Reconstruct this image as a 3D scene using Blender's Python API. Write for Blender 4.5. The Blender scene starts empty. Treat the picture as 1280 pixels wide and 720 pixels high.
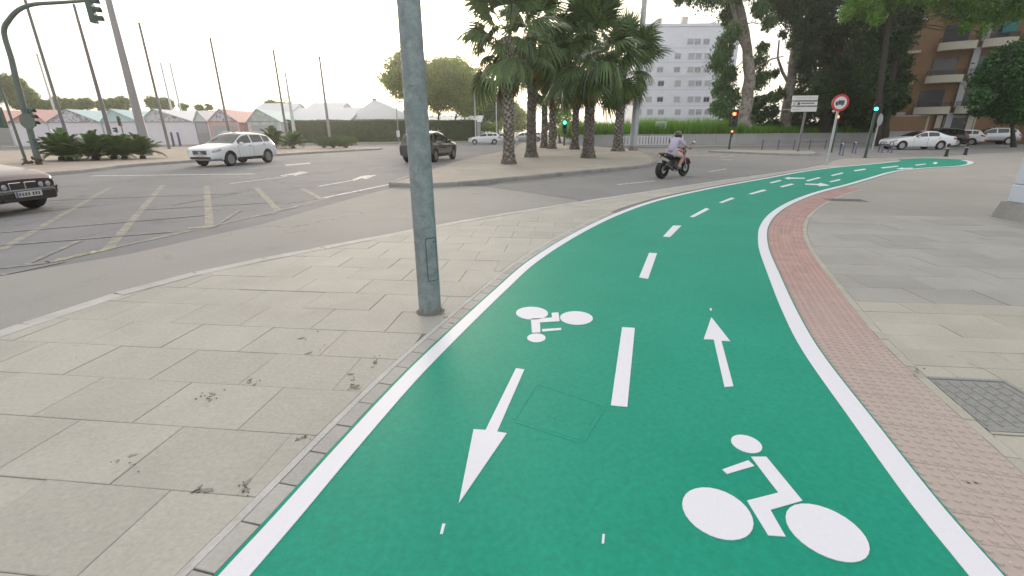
import bpy, bmesh, math, random
import numpy as np
from mathutils import Vector, Matrix
R = math.radians
random.seed(7); rng = np.random.default_rng(7)
scene = bpy.context.scene
COL = scene.collection

# ------------------------------------------------------------------ camera
FPX, CAM_H, ROLL, HORIZON = 569.0, 1.6, R(0.4), 164.0
TH = math.atan((360 - HORIZON) / FPX)
cam = bpy.data.cameras.new('camera'); cam_o = bpy.data.objects.new('camera', cam); COL.objects.link(cam_o)
cam.sensor_width = 36; cam.lens = 36 * FPX / 1280; cam.clip_start = .05; cam.clip_end = 3000
cam_o.matrix_world = Matrix.Translation((0, 0, CAM_H)) @ Matrix.Rotation(math.pi/2 - TH, 4, 'X') @ Matrix.Rotation(-ROLL, 4, 'Z')
scene.camera = cam_o

# ------------------------------------------------------------------ world, sun, exposure
SUN_EL, SUN_AZ = R(9.0), R(-11.0)          # low hazy sun ahead, a little left of centre (azimuth from +Y, clockwise)
w = bpy.data.worlds.new('World'); scene.world = w; w.use_nodes = True
nt = w.node_tree; nt.nodes.clear()
sky = nt.nodes.new('ShaderNodeTexSky'); sky.sky_type = 'NISHITA'; sky.sun_disc = False
sky.sun_elevation = SUN_EL; sky.sun_rotation = SUN_AZ; sky.air_density = 1.0; sky.dust_density = 4.0; sky.ozone_density = 1.0
hs = nt.nodes.new('ShaderNodeHueSaturation'); hs.inputs['Saturation'].default_value = .78
veil = nt.nodes.new('ShaderNodeMixRGB'); veil.inputs['Fac'].default_value = .45; veil.inputs['Color2'].default_value = (7.6, 7.4, 6.9, 1)   # thin even high cloud
bg = nt.nodes.new('ShaderNodeBackground'); bg.inputs['Strength'].default_value = .15
out = nt.nodes.new('ShaderNodeOutputWorld')
nt.links.new(sky.outputs[0], hs.inputs['Color']); nt.links.new(hs.outputs[0], veil.inputs['Color1'])
nt.links.new(veil.outputs[0], bg.inputs[0]); nt.links.new(bg.outputs[0], out.inputs[0])
sl = bpy.data.lights.new('sun', 'SUN'); sl.energy = 1.5; sl.angle = R(12); sl.color = (1, .90, .76)
so = bpy.data.objects.new('sun', sl); COL.objects.link(so)
sd = Vector((math.sin(SUN_AZ)*math.cos(SUN_EL), math.cos(SUN_AZ)*math.cos(SUN_EL), math.sin(SUN_EL)))
so.rotation_euler = sd.to_track_quat('Z', 'Y').to_euler(); so.location = sd * 200
vs = scene.view_settings; vs.view_transform = 'Standard'; vs.look = 'None'; vs.gamma = 1; vs.exposure = 0.84; vs.use_curve_mapping = False
scene.render.engine = 'CYCLES'
scene.cycles.use_denoising = True; scene.cycles.max_bounces = 6; scene.cycles.transparent_max_bounces = 12

# ------------------------------------------------------------------ pixel of the photograph -> direction -> point
def ray(x, y):
    c, s = math.cos(TH), math.sin(TH); a, b = x - 640, 360 - y
    u = (a*math.cos(ROLL) + b*math.sin(ROLL)) / FPX; v = (-a*math.sin(ROLL) + b*math.cos(ROLL)) / FPX
    return Vector((u, c + v*s, -s + v*c))
def P(x, y, z=0.0):                       # where the ray meets the ground (or height z)
    d = ray(x, y); t = (z - CAM_H) / d.z
    return Vector((d.x*t, d.y*t, z))
def at(x, y, Y):                          # where the ray meets the upright plane at distance Y
    d = ray(x, y); t = Y / d.y
    return Vector((d.x*t, Y, CAM_H + d.z*t))
def mpp(Y): return (Y*math.cos(TH) + .5) / FPX     # metres for a pixel at distance Y

# ------------------------------------------------------------------ materials
MATS = {}
def _mix(nt, a, b, f):
    m = nt.nodes.new('ShaderNodeMix'); m.data_type = 'RGBA'
    if isinstance(f, (int, float)): m.inputs[0].default_value = f
    else: nt.links.new(f, m.inputs[0])
    for v, i in ((a, 6), (b, 7)):
        if hasattr(v, 'is_output'): nt.links.new(v, m.inputs[i])
        else: m.inputs[i].default_value = (*v, 1)
    return m.outputs[2]
def _noise(nt, scale, detail=4, rough=.6, vec=None, dist=0):
    n = nt.nodes.new('ShaderNodeTexNoise'); n.inputs['Scale'].default_value = scale
    n.inputs['Detail'].default_value = detail; n.inputs['Roughness'].default_value = rough; n.inputs['Distortion'].default_value = dist
    if vec is not None: nt.links.new(vec, n.inputs['Vector'])
    return n.outputs['Fac']
def _ramp(nt, f, a, b):
    m = nt.nodes.new('ShaderNodeMapRange'); m.inputs[1].default_value = a; m.inputs[2].default_value = b
    nt.links.new(f, m.inputs[0]); return m.outputs[0]
def _mul(nt, a, k):
    m = nt.nodes.new('ShaderNodeMath'); m.operation = 'MULTIPLY'; nt.links.new(a, m.inputs[0]); m.inputs[1].default_value = k; return m.outputs[0]
def mat(name, col, rough=.6, metal=0.0, var=None, fine=None, stain=None, rand=0.0, bump=None, spec=.5, coat=0.0, wear=None, space='world', crack=None, emit=None, tone=0.0, trans=0.0):
    """col base colour; var=(scale, colour2, lo, hi) big patches; fine=(scale, amount) grain; stain=(scale, colour, lo, hi) dirt;
    wear=(scale, colour, lo, hi) colour underneath showing through; rand per object brightness; tone per leaf brightness; trans translucency"""
    m = bpy.data.materials.new(name); m.use_nodes = True; nt = m.node_tree; MATS[name] = m
    p = nt.nodes['Principled BSDF']; p.inputs['Roughness'].default_value = rough; p.inputs['Metallic'].default_value = metal
    p.inputs['Specular IOR Level'].default_value = spec
    if coat: p.inputs['Coat Weight'].default_value = coat; p.inputs['Coat Roughness'].default_value = .04
    if space == 'world':
        vec = nt.nodes.new('ShaderNodeNewGeometry').outputs['Position']
    else:
        vec = nt.nodes.new('ShaderNodeTexCoord').outputs['Object']
    c = col
    if var: c = _mix(nt, c, var[1], _ramp(nt, _noise(nt, var[0], 5, .6, vec, .4), var[2], var[3]))
    if wear: c = _mix(nt, c, wear[1], _ramp(nt, _noise(nt, wear[0], 8, .72, vec, .6), wear[2], wear[3]))
    if stain: c = _mix(nt, c, stain[1], _ramp(nt, _noise(nt, stain[0], 7, .7, vec, .8), stain[2], stain[3]))
    if crack:                                    # (scale, colour, width): thin wandering cracks, only here and there
        vo = nt.nodes.new('ShaderNodeTexVoronoi'); vo.feature = 'DISTANCE_TO_EDGE'; vo.inputs['Scale'].default_value = crack[0]
        wv = nt.nodes.new('ShaderNodeTexNoise'); wv.inputs['Scale'].default_value = crack[0]*3; wv.inputs['Detail'].default_value = 6; nt.links.new(vec, wv.inputs['Vector'])
        mx_ = nt.nodes.new('ShaderNodeMix'); mx_.data_type = 'VECTOR'; mx_.inputs[0].default_value = .12/crack[0]; nt.links.new(vec, mx_.inputs[4])
        va = nt.nodes.new('ShaderNodeVectorMath'); va.operation = 'MULTIPLY_ADD'; nt.links.new(wv.outputs['Color'], va.inputs[0]); va.inputs[1].default_value = (.5/crack[0],)*3; nt.links.new(vec, va.inputs[2])
        nt.nodes.remove(mx_); nt.links.new(va.outputs[0], vo.inputs['Vector'])
        ln = _ramp(nt, vo.outputs['Distance'], crack[2], 0); ms = _ramp(nt, _noise(nt, crack[0]*.6, 2, .5, vec), .48, .60)
        mm = nt.nodes.new('ShaderNodeMath'); mm.operation = 'MULTIPLY'; nt.links.new(ln, mm.inputs[0]); nt.links.new(ms, mm.inputs[1]); c = _mix(nt, c, crack[1], mm.outputs[0])
    def scaled(c, f):
        h = nt.nodes.new('ShaderNodeHueSaturation')
        if hasattr(c, 'is_output'): nt.links.new(c, h.inputs['Color'])
        else: h.inputs['Color'].default_value = (*c, 1)
        nt.links.new(f, h.inputs['Value']); return h.outputs[0]
    if fine:
        g = _ramp(nt, _noise(nt, fine[0], 3, .7, vec), .25, .75); mr = nt.nodes.new('ShaderNodeMapRange'); nt.links.new(g, mr.inputs[0])
        mr.inputs[3].default_value = 1 - fine[1]; mr.inputs[4].default_value = 1 + fine[1]; c = scaled(c, mr.outputs[0])
    if rand:
        oi = nt.nodes.new('ShaderNodeObjectInfo'); mr = nt.nodes.new('ShaderNodeMapRange'); nt.links.new(oi.outputs['Random'], mr.inputs[0])
        mr.inputs[3].default_value = 1 - rand; mr.inputs[4].default_value = 1 + rand; c = scaled(c, mr.outputs[0])
    if tone:
        at_ = nt.nodes.new('ShaderNodeAttribute'); at_.attribute_name = 'tone'; mr = nt.nodes.new('ShaderNodeMapRange'); nt.links.new(at_.outputs['Fac'], mr.inputs[0])
        mr.inputs[3].default_value = 1 - tone; mr.inputs[4].default_value = 1 + tone; c = scaled(c, mr.outputs[0])
    if hasattr(c, 'is_output'): nt.links.new(c, p.inputs['Base Color'])
    else: p.inputs['Base Color'].default_value = (*c, 1)
    if bump:
        b = nt.nodes.new('ShaderNodeBump'); b.inputs['Strength'].default_value = bump[1]; b.inputs['Distance'].default_value = bump[2] if len(bump) > 2 else .01
        nt.links.new(_noise(nt, bump[0], 5, .65, vec), b.inputs['Height']); nt.links.new(b.outputs[0], p.inputs['Normal'])
    if emit:
        p.inputs['Emission Color'].default_value = (*emit[0], 1); p.inputs['Emission Strength'].default_value = emit[1]
    if trans:
        t = nt.nodes.new('ShaderNodeBsdfTranslucent')
        if hasattr(c, 'is_output'): nt.links.new(c, t.inputs['Color'])
        else: t.inputs['Color'].default_value = (*c, 1)
        mx = nt.nodes.new('ShaderNodeMixShader'); mx.inputs[0].default_value = trans
        o = nt.nodes['Material Output']
        nt.links.new(p.outputs[0], mx.inputs[1]); nt.links.new(t.outputs[0], mx.inputs[2]); nt.links.new(mx.outputs[0], o.inputs[0])
    return m

# ground
mat('asphalt', (.150, .151, .168), .85, var=(.35, (.19, .19, .206), .35, .65), fine=(70, .22), stain=(.9, (.11, .11, .117), .56, .72), bump=(90, .35, .006), crack=(.33, (.06, .06, .063), .010))
mat('asphalt_old', (.275, .266, .259), .85, var=(.5, (.243, .236, .231), .35, .65), fine=(80, .16), stain=(1.3, (.17, .165, .165), .6, .8), bump=(90, .3, .005), crack=(.45, (.12, .118, .118), .008))
mat('asphalt_right', (.18, .178, .185), .85, var=(.4, (.215, .212, .216), .35, .65), fine=(60, .15), stain=(.8, (.15, .148, .15), .58, .76), bump=(80, .3, .006), crack=(.30, (.08, .08, .082), .009))
mat('bed', (.20, .185, .165), .95, fine=(60, .3))
mat('slab', (.385, .371, .342), .8, var=(1.6, (.338, .326, .30), .35, .68), fine=(38, .12), stain=(3.2, (.20, .185, .16), .64, .82), rand=.05, bump=(70, .4, .006))
mat('slab_grey', (.33, .32, .307), .8, var=(1.2, (.29, .281, .27), .35, .65), fine=(50, .10), stain=(2.6, (.19, .185, .18), .62, .8), rand=.07, bump=(110, .25, .004))
mat('slab_beige', (.395, .377, .335), .8, var=(2, (.352, .335, .297), .35, .65), fine=(50, .10), stain=(3.5, (.24, .22, .18), .6, .8), rand=.06, bump=(110, .25, .004))
mat('plaza', (.31, .295, .277), .85, var=(.45, (.275, .262, .246), .35, .65), fine=(40, .12), stain=(1.1, (.17, .162, .155), .6, .8), bump=(80, .25, .004))
mat('kerb', (.37, .362, .35), .8, var=(2.5, (.325, .317, .307), .35, .65), fine=(50, .12), stain=(4, (.24, .225, .21), .58, .78), rand=.07, bump=(100, .25, .004))
mat('kerb_pale', (.43, .425, .42), .8, var=(3, (.355, .35, .345), .35, .65), fine=(50, .12), stain=(5, (.27, .255, .24), .58, .78), rand=.05)
mat('kerb_dark', (.27, .262, .25), .85, fine=(30, .15), stain=(1.5, (.16, .155, .15), .5, .75), rand=.06)
mat('green_paint', (.002, .238, .160), .62, var=(.9, (.008, .268, .186), .3, .7), fine=(30, .14), wear=(19, (.035, .20, .135), .66, .76), stain=(2.2, (.012, .20, .135), .60, .85), bump=(140, .35, .003), spec=.22)
mat('white_paint', (.66, .66, .735), .6, wear=(36, (.30, .42, .38), .69, .74), fine=(60, .03), stain=(5, (.62, .62, .62), .64, .85), bump=(140, .25, .003))
mat('white_road', (.55, .55, .55), .7, wear=(7, (.22, .22, .225), .44, .60))
mat('white_worn', (.25, .248, .25), .75, wear=(5, (.165, .165, .172), .40, .54))
mat('yellow_road', (.44, .40, .21), .7, wear=(6, (.165, .163, .165), .44, .54))
mat('yellow_worn', (.27, .258, .20), .7, wear=(5, (.17, .169, .17), .42, .54))
mat('island_earth', (.32, .262, .225), .95, var=(.5, (.38, .32, .275), .35, .65), fine=(25, .18), stain=(1.2, (.20, .165, .14), .6, .78))
mat('median', (.35, .325, .295), .9, var=(.4, (.30, .27, .24), .35, .65), fine=(25, .14), stain=(.7, (.20, .17, .145), .56, .75))
mat('dirt', (.17, .15, .125), .95, fine=(90, .4))
mat('dirt_smear', (.245, .228, .198), .95, fine=(120, .35))
mat('iron', (.25, .25, .25), .7, .1, fine=(40, .2), stain=(8, (.26, .25, .23), .55, .8))
# tactile tiles: worn pale towards the corner where people walk
m = mat('tactile', (.41, .272, .255), .8, fine=(60, .12), stain=(4, (.20, .15, .13), .62, .8), rand=.08)
nt = m.node_tree; p = nt.nodes['Principled BSDF']; src = p.inputs['Base Color'].links[0].from_socket
geo = nt.nodes.new('ShaderNodeNewGeometry'); sx = nt.nodes.new('ShaderNodeSeparateXYZ'); nt.links.new(geo.outputs['Position'], sx.inputs[0])
n1 = _noise(nt, 1.6, 4, .6, geo.outputs['Position']); ad = nt.nodes.new('ShaderNodeMath'); ad.operation = 'MULTIPLY_ADD'
nt.links.new(n1, ad.inputs[0]); ad.inputs[1].default_value = 1.6; nt.links.new(sx.outputs[1], ad.inputs[2])
nt.links.new(_mix(nt, (.41, .345, .32), src, _ramp(nt, ad.outputs[0], 3.2, 6.0)), p.inputs['Base Color'])
# metal, glass, car
mat('galvanised', (.27, .315, .33), .55, .35, var=(9, (.20, .232, .245), .40, .60), fine=(40, .14), stain=(14, (.15, .175, .182), .56, .70), space='object')
mat('steel_pale', (.42, .45, .47), .5, .3, fine=(8, .08))
mat('mast_grey', (.17, .165, .175), .6, .2)
mat('mast_lilac', (.30, .29, .32), .55, .2)
mat('mast_white', (.55, .56, .58), .5)
mat('signal_green', (.035, .075, .068), .5)
mat('signal_pole', (.10, .135, .125), .55, .2)
mat('black_plastic', (.018, .018, .02), .5)
mat('dark_post', (.02, .022, .025), .5)
mat('blue_steel', (.09, .10, .20), .45, .3)
mat('white_metal', (.62, .63, .68), .5)
mat('column_paint', (.54, .59, .68), .45, var=(.8, (.50, .55, .64), .3, .7), stain=(2.5, (.34, .36, .39), .66, .85))
mat('concrete', (.30, .295, .29), .85, fine=(30, .14), var=(1.2, (.22, .215, .21), .35, .65), bump=(40, .3, .01))
mat('wall_concrete', (.40, .40, .41), .85, fine=(12, .08), var=(.3, (.33, .33, .34), .35, .65))
mat('glass_car', (.02, .024, .027), .04, 0, spec=.8)
mat('tyre', (.016, .016, .017), .8)
mat('rim', (.42, .43, .45), .35, .7)
mat('paint_white', (.70, .72, .76), .3, coat=.8)
mat('paint_maroon', (.075, .040, .048), .32, .45, coat=.3)
mat('paint_dark', (.045, .047, .05), .25, .35, coat=1)
mat('paint_silver', (.42, .43, .46), .3, .5, coat=.6)
mat('paint_brown', (.03, .018, .018), .3, coat=.6)
mat('paint_black', (.01, .01, .012), .25, coat=.6)
mat('chrome', (.6, .6, .62), .15, 1)
mat('lamp_glass', (.30, .31, .33), .08, spec=.9)
mat('tail_red', (.35, .02, .02), .3)
mat('amber', (.5, .2, .03), .3)
mat('plate', (.46, .46, .45), .5)
mat('ink', (.07, .065, .085), .6)
mat('lamp_red', (.9, .06, .03), .4, emit=((1, .07, .02), 9))
mat('lamp_green', (.05, .8, .45), .4, emit=((.05, 1, .55), 5))
mat('lamp_off', (.03, .015, .015), .3)
# tents
mat('canvas_white', (.72, .73, .78), .7, fine=(2, .04), trans=.18)
mat('canvas_wall', (.66, .63, .69), .75, fine=(1.2, .05))
mat('canvas_teal', (.52, .68, .71), .7, fine=(2, .05), trans=.18)
mat('canvas_pink', (.72, .45, .42), .7, fine=(2, .05), trans=.18)
mat('canvas_grey', (.36, .36, .39), .75, fine=(2, .08))
mat('gable_print', (.56, .55, .60), .75, wear=(2.4, (.25, .24, .28), .50, .56))
mat('gable_green', (.50, .55, .54), .75, wear=(1.6, (.38, .42, .42), .46, .56))
mat('shutter', (.30, .295, .30), .7, fine=(6, .1))
# buildings
mat('render_white', (.72, .74, .86), .85, fine=(.6, .03), stain=(.12, (.60, .60, .66), .5, .75))
mat('window_dark', (.055, .058, .07), .2, spec=.6)
mat('window_far', (.30, .30, .36), .4)
mat('window_shade', (.42, .42, .47), .6)
mat('brick_orange', (.27, .165, .095), .85, fine=(9, .15), var=(.8, (.225, .135, .077), .3, .7))
mat('render_cream', (.52, .48, .41), .85, fine=(2, .06))
mat('render_grey', (.42, .43, .46), .85, fine=(2, .05))
mat('awning', (.02, .16, .17), .7)
mat('railing_dark', (.06, .06, .065), .5)
# plants
mat('leaf_palm', (.080, .138, .045), .45, tone=.45, rand=.22, trans=.25)
mat('leaf_palm_dry', (.145, .095, .05), .8, tone=.35, rand=.3, trans=.15)
mat('leaf_palm_yellow', (.42, .26, .03), .6, tone=.25, rand=.2, trans=.3)
mat('petiole', (.10, .12, .045), .6)
mat('palm_trunk', (.17, .15, .135), .95, fine=(14, .35), var=(5, (.085, .072, .062), .40, .58), rand=.1)
mat('palm_boot', (.30, .285, .26), .95, rand=.4, fine=(10, .3))
mat('leaf_cycad', (.075, .15, .034), .4, tone=.35, rand=.3, trans=.3)
mat('leaf_round', (.26, .34, .09), .6, tone=.45, trans=.5)
mat('leaf_round_dark', (.06, .135, .03), .6, tone=.45, trans=.32)
mat('leaf_bright', (.12, .27, .030), .5, tone=.4, trans=.4)
mat('leaf_euc', (.040, .088, .030), .55, tone=.5, trans=.22)
mat('leaf_euc_mid', (.052, .140, .038), .55, tone=.5, trans=.25)
mat('leaf_dark', (.034, .082, .021), .6, tone=.5, trans=.15)
mat('leaf_brown', (.10, .062, .03), .7, tone=.4, trans=.15)
mat('leaf_street', (.026, .10, .020), .5, tone=.45, trans=.2)
mat('leaf_far', (.16, .24, .07), .7, tone=.35, trans=.4)
mat('leaf_hedge', (.022, .095, .016), .6, tone=.4, trans=.12)
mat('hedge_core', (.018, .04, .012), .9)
mat('grass', (.13, .29, .035), .6, tone=.4, trans=.3)
mat('grass_soil', (.10, .11, .05), .95, fine=(3, .3))
mat('bark', (.11, .09, .075), .95, fine=(6, .3))
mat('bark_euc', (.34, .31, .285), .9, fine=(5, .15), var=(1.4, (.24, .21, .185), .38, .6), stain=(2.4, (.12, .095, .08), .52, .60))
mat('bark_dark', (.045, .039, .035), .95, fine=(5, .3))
# bike and rider
mat('moto_red', (.30, .02, .022), .28, coat=.8)
mat('moto_black', (.014, .014, .016), .35)
mat('skin', (.42, .26, .19), .6)
mat('shirt', (.44, .40, .53), .85, fine=(20, .05))
mat('shorts', (.50, .44, .48), .85)
mat('helmet', (.018, .017, .015), .25, coat=.6)
mat('shoe', (.10, .09, .09), .7)
mat('engine', (.10, .10, .105), .45, .6)
mat('sign_red', (.50, .03, .045), .5)
mat('sign_white', (.62, .62, .62), .5)
mat('sign_purple', (.16, .08, .17), .5)
mat('sign_back', (.40, .41, .42), .5, .3)

# ------------------------------------------------------------------ mesh helpers
class MB:
    def __init__(s): s.v = []; s.f = []; s.tone = None
    def add(s, vs, fs):
        o = len(s.v); s.v += [tuple(v) for v in vs]; s.f += [tuple(i + o for i in f) for f in fs]; return s
    def box(s, c, d, rz=0.0, M=None):
        c = Vector(c); h = Vector(d) / 2; vs = []
        for z in (-1, 1):
            for x, y in ((-1, -1), (1, -1), (1, 1), (-1, 1)): vs.append(Vector((x*h.x, y*h.y, z*h.z)))
        if M is not None: vs = [c + M @ v for v in vs]
        else:
            cr, sr = math.cos(rz), math.sin(rz); vs = [c + Vector((v.x*cr - v.y*sr, v.x*sr + v.y*cr, v.z)) for v in vs]
        return s.add(vs, [(3, 2, 1, 0), (4, 5, 6, 7), (0, 1, 5, 4), (1, 2, 6, 5), (2, 3, 7, 6), (3, 0, 4, 7)])
    def tube(s, pts, rad, n=8, cap=True):
        pts = [Vector(p) for p in pts]; rad = [rad]*len(pts) if isinstance(rad, (int, float)) else rad
        vs = []; fs = []; prev = None
        for i, p in enumerate(pts):
            d = (pts[min(i+1, len(pts)-1)] - pts[max(i-1, 0)]).normalized()
            if prev is None:
                a = Vector((1, 0, 0)) if abs(d.x) < .9 else Vector((0, 1, 0)); x = (a - d*a.dot(d)).normalized()
            else: x = (prev - d*prev.dot(d)).normalized()
            y = d.cross(x); prev = x
            for k in range(n):
                t = 2*math.pi*k/n; vs.append(p + (x*math.cos(t) + y*math.sin(t))*rad[i])
        for i in range(len(pts)-1):
            for k in range(n): fs.append((i*n+k, i*n+(k+1) % n, (i+1)*n+(k+1) % n, (i+1)*n+k))
        if cap: fs += [tuple(range(n-1, -1, -1)), tuple((len(pts)-1)*n + k for k in range(n))]
        return s.add(vs, fs)
    def lathe(s, prof, n=16, M=None):     # prof [(r, z)] about z
        vs = []; fs = []
        for r, z in prof:
            for k in range(n): t = 2*math.pi*k/n; vs.append(Vector((r*math.cos(t), r*math.sin(t), z)))
        for i in range(len(prof)-1):
            for k in range(n): fs.append((i*n+k, i*n+(k+1) % n, (i+1)*n+(k+1) % n, (i+1)*n+k))
        if prof[0][0] > 1e-4: fs.append(tuple(range(n-1, -1, -1)))
        if prof[-1][0] > 1e-4: fs.append(tuple((len(prof)-1)*n + k for k in range(n)))
        if M is not None: vs = [M @ v for v in vs]
        return s.add(vs, fs)
    def ball(s, c, r, n=10, m=7):
        r = Vector(r) if hasattr(r, '__len__') else Vector((r, r, r)); c = Vector(c); vs = []; fs = []
        for i in range(m+1):
            a = math.pi*i/m
            for k in range(n): t = 2*math.pi*k/n; vs.append(c + Vector((r.x*math.sin(a)*math.cos(t), r.y*math.sin(a)*math.sin(t), r.z*math.cos(a))))
        for i in range(m):
            for k in range(n): fs.append((i*n+k, (i+1)*n+k, (i+1)*n+(k+1) % n, i*n+(k+1) % n))
        return s.add(vs, fs)
    def prism(s, poly, z0, z1):           # poly [(x, y)] counter-clockwise, upright
        n = len(poly); vs = [Vector((p[0], p[1], z0)) for p in poly] + [Vector((p[0], p[1], z1)) for p in poly]
        return s.add(vs, [tuple(range(n-1, -1, -1)), tuple(range(n, 2*n))] + [(i, (i+1) % n, n+(i+1) % n, n+i) for i in range(n)])
    def sheet(s, poly, z): return s.add([Vector((p[0], p[1], z)) for p in poly], [tuple(range(len(poly)))])
    def build(s, name, m=None, parent=None, smooth=False, loc=None, angle=40):
        me = bpy.data.meshes.new(name); me.from_pydata([tuple(v) for v in s.v], [], s.f)
        if m: me.materials.append(MATS[m])
        if smooth:
            me.polygons.foreach_set('use_smooth', [True]*len(me.polygons))
            try: me.set_sharp_from_angle(angle=R(angle))
            except Exception: pass
        me.update(); return link(name, me, parent, loc)
def link(name, me, parent=None, loc=None):
    o = bpy.data.objects.new(name, me); COL.objects.link(o)
    if parent: o.parent = parent
    if loc is not None: o.location = loc
    return o
def ccw(poly):
    a = sum(poly[i][0]*poly[(i+1) % len(poly)][1] - poly[(i+1) % len(poly)][0]*poly[i][1] for i in range(len(poly)))
    return list(poly) if a > 0 else list(poly)[::-1]
def tag(o, label=None, cat=None, group=None, kind=None):
    if label: o['label'] = label
    if cat: o['category'] = cat
    if group: o['group'] = group
    if kind: o['kind'] = kind
    return o
def thing(name, label, cat, loc=(0, 0, 0), rz=0.0, group=None):
    o = bpy.data.objects.new(name, None); COL.objects.link(o); o.empty_display_size = .2
    o.location = loc; o.rotation_euler = (0, 0, rz); return tag(o, label, cat, group)
def copy_tree(o, parent=None):
    c = o.copy(); COL.objects.link(c); c.parent = parent
    for ch in list(o.children): copy_tree(ch, c)
    return c
def smooth_curve(pts, n=8):
    pts = [Vector((p[0], p[1])) for p in pts]; out = []
    for i in range(len(pts)-1):
        p0, p1, p2, p3 = pts[max(i-1, 0)], pts[i], pts[i+1], pts[min(i+2, len(pts)-1)]
        a, b, c = (p1-p0).length**.5 or 1, (p2-p1).length**.5 or 1, (p3-p2).length**.5 or 1
        m1 = (p2-p1) if i == 0 else ((p1-p0)/a - (p2-p0)/(a+b) + (p2-p1)/b)*b
        m2 = (p2-p1) if i == len(pts)-2 else ((p2-p1)/b - (p3-p1)/(b+c) + (p3-p2)/c)*b
        for k in range(n):
            t = k/n; out.append((2*t**3-3*t**2+1)*p1 + (t**3-2*t**2+t)*m1 + (-2*t**3+3*t**2)*p2 + (t**3-t**2)*m2)
    out.append(pts[-1]); return out
def resample(c, step):
    L = [0]
    for i in range(1, len(c)): L.append(L[-1] + (c[i]-c[i-1]).length)
    n = max(2, int(L[-1]/step)); xs = np.linspace(0, L[-1], n+1)
    X = np.interp(xs, L, [p.x for p in c]); Y = np.interp(xs, L, [p.y for p in c])
    return [Vector((x, y)) for x, y in zip(X, Y)]
def offset(c, d):                         # to the left of travel
    out = []
    for i in range(len(c)):
        t = (c[min(i+1, len(c)-1)] - c[max(i-1, 0)]).normalized(); out.append(c[i] + Vector((-t.y, t.x))*d)
    return out
def strip(mb, a, b, z0, z1):              # solid strip between two curves of the same length
    n = len(a); vs = []
    for p, q in zip(a, b): vs += [(p.x, p.y, z1), (q.x, q.y, z1), (p.x, p.y, z0), (q.x, q.y, z0)]
    fs = []
    for i in range(n-1):
        o = 4*i; fs += [(o, o+1, o+5, o+4), (o+2, o, o+4, o+6), (o+1, o+3, o+7, o+5)]
    fs += [(0, 2, 3, 1), (4*n-4, 4*n-3, 4*n-1, 4*n-2)]
    return mb.add(vs, fs)
def clip(poly, p, nrm):                   # keep the side where (x - p).nrm >= 0
    out = []
    for i in range(len(poly)):
        a, b = poly[i], poly[(i+1) % len(poly)]; da, db = (a-p).dot(nrm), (b-p).dot(nrm)
        if da >= 0: out.append(a)
        if da*db < 0: out.append(a + (b-a)*(da/(da-db)))
    return out
def clip_curve(poly, c, sgn):             # keep what lies left (sgn 1) or right (-1) of a curve
    if len(poly) < 3: return []
    cen = sum(poly, Vector((0, 0))) / len(poly)
    i = min(range(len(c)), key=lambda k: (c[k]-cen).length); a, b = c[max(i-1, 0)], c[min(i+1, len(c)-1)]
    t = (b-a).normalized(); return clip(poly, c[i], Vector((-t.y, t.x))*sgn)
def area(poly): return abs(sum(poly[i].x*poly[(i+1) % len(poly)].y - poly[(i+1) % len(poly)].x*poly[i].y for i in range(len(poly)))) / 2
def structure(o): o['kind'] = 'structure'; return o
# ================================================================== SETTING: ground, roads, pavement
V2 = lambda v: Vector((v[0], v[1]))
def PX(pts, z=0.0): return [V2(P(x, y, z)) for x, y in pts]
ROAD_Z, APRON_Z, BED_Z = -.014, -.010, -.010
structure(MB().sheet([(-900, -60), (900, -60), (900, 1500), (-900, 1500)], -.05).build('ground', 'grass_soil'))
structure(MB().sheet([(-120, -40), (90, -40), (90, 140), (-120, 140)], ROAD_Z).build('road', 'asphalt'))

# edge of the pavement along the road (outer side of the pale kerb band)
road_edge = resample(smooth_curve([Vector((-4.9, -6)), Vector((-4.75, 0)), Vector((-4.62, 2.2))] + PX([(0, 413), (100, 379), (200, 350), (310, 326), (420, 305), (530, 284), (640, 265), (720, 252.5), (800, 240.5), (900, 225.5), (1000, 211.5), (1030, 206)]), 8), .3)
far_edge = PX([(1042, 200.5), (1056, 197.6), (1100, 197), (1150, 196.4), (1182, 195.2), (1206, 193.2), (1262, 190.5)]) + [Vector((60, 38)), Vector((60, -6))]
bed_poly = road_edge + far_edge
structure(MB().sheet(ccw(bed_poly), BED_Z).build('pavement_bed', 'bed'))

apron = PX([(500, 231.5), (420, 253), (330, 279), (160, 317), (0, 344)]) + [Vector((-6.7, 3)), Vector((-7, -6))]
inner = [p for p in road_edge if p.y < P(724, 251).y]
structure(MB().sheet(ccw(inner + PX([(724, 249.5), (660, 240), (612, 233.5), (560, 231)]) + apron), APRON_Z).build('road_apron', 'asphalt_old'))
right = [p for p in road_edge if p.y > P(726, 251).y]
structure(MB().sheet(ccw(PX([(612, 233), (660, 239.6), (724, 249)]) + right + far_edge[:-2] + [Vector((88, 40)), Vector((88, 52)), Vector((46, 50)), Vector((9, 48)), Vector((4, 30))]), APRON_Z + .001).build('side_road', 'asphalt_right'))

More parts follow.
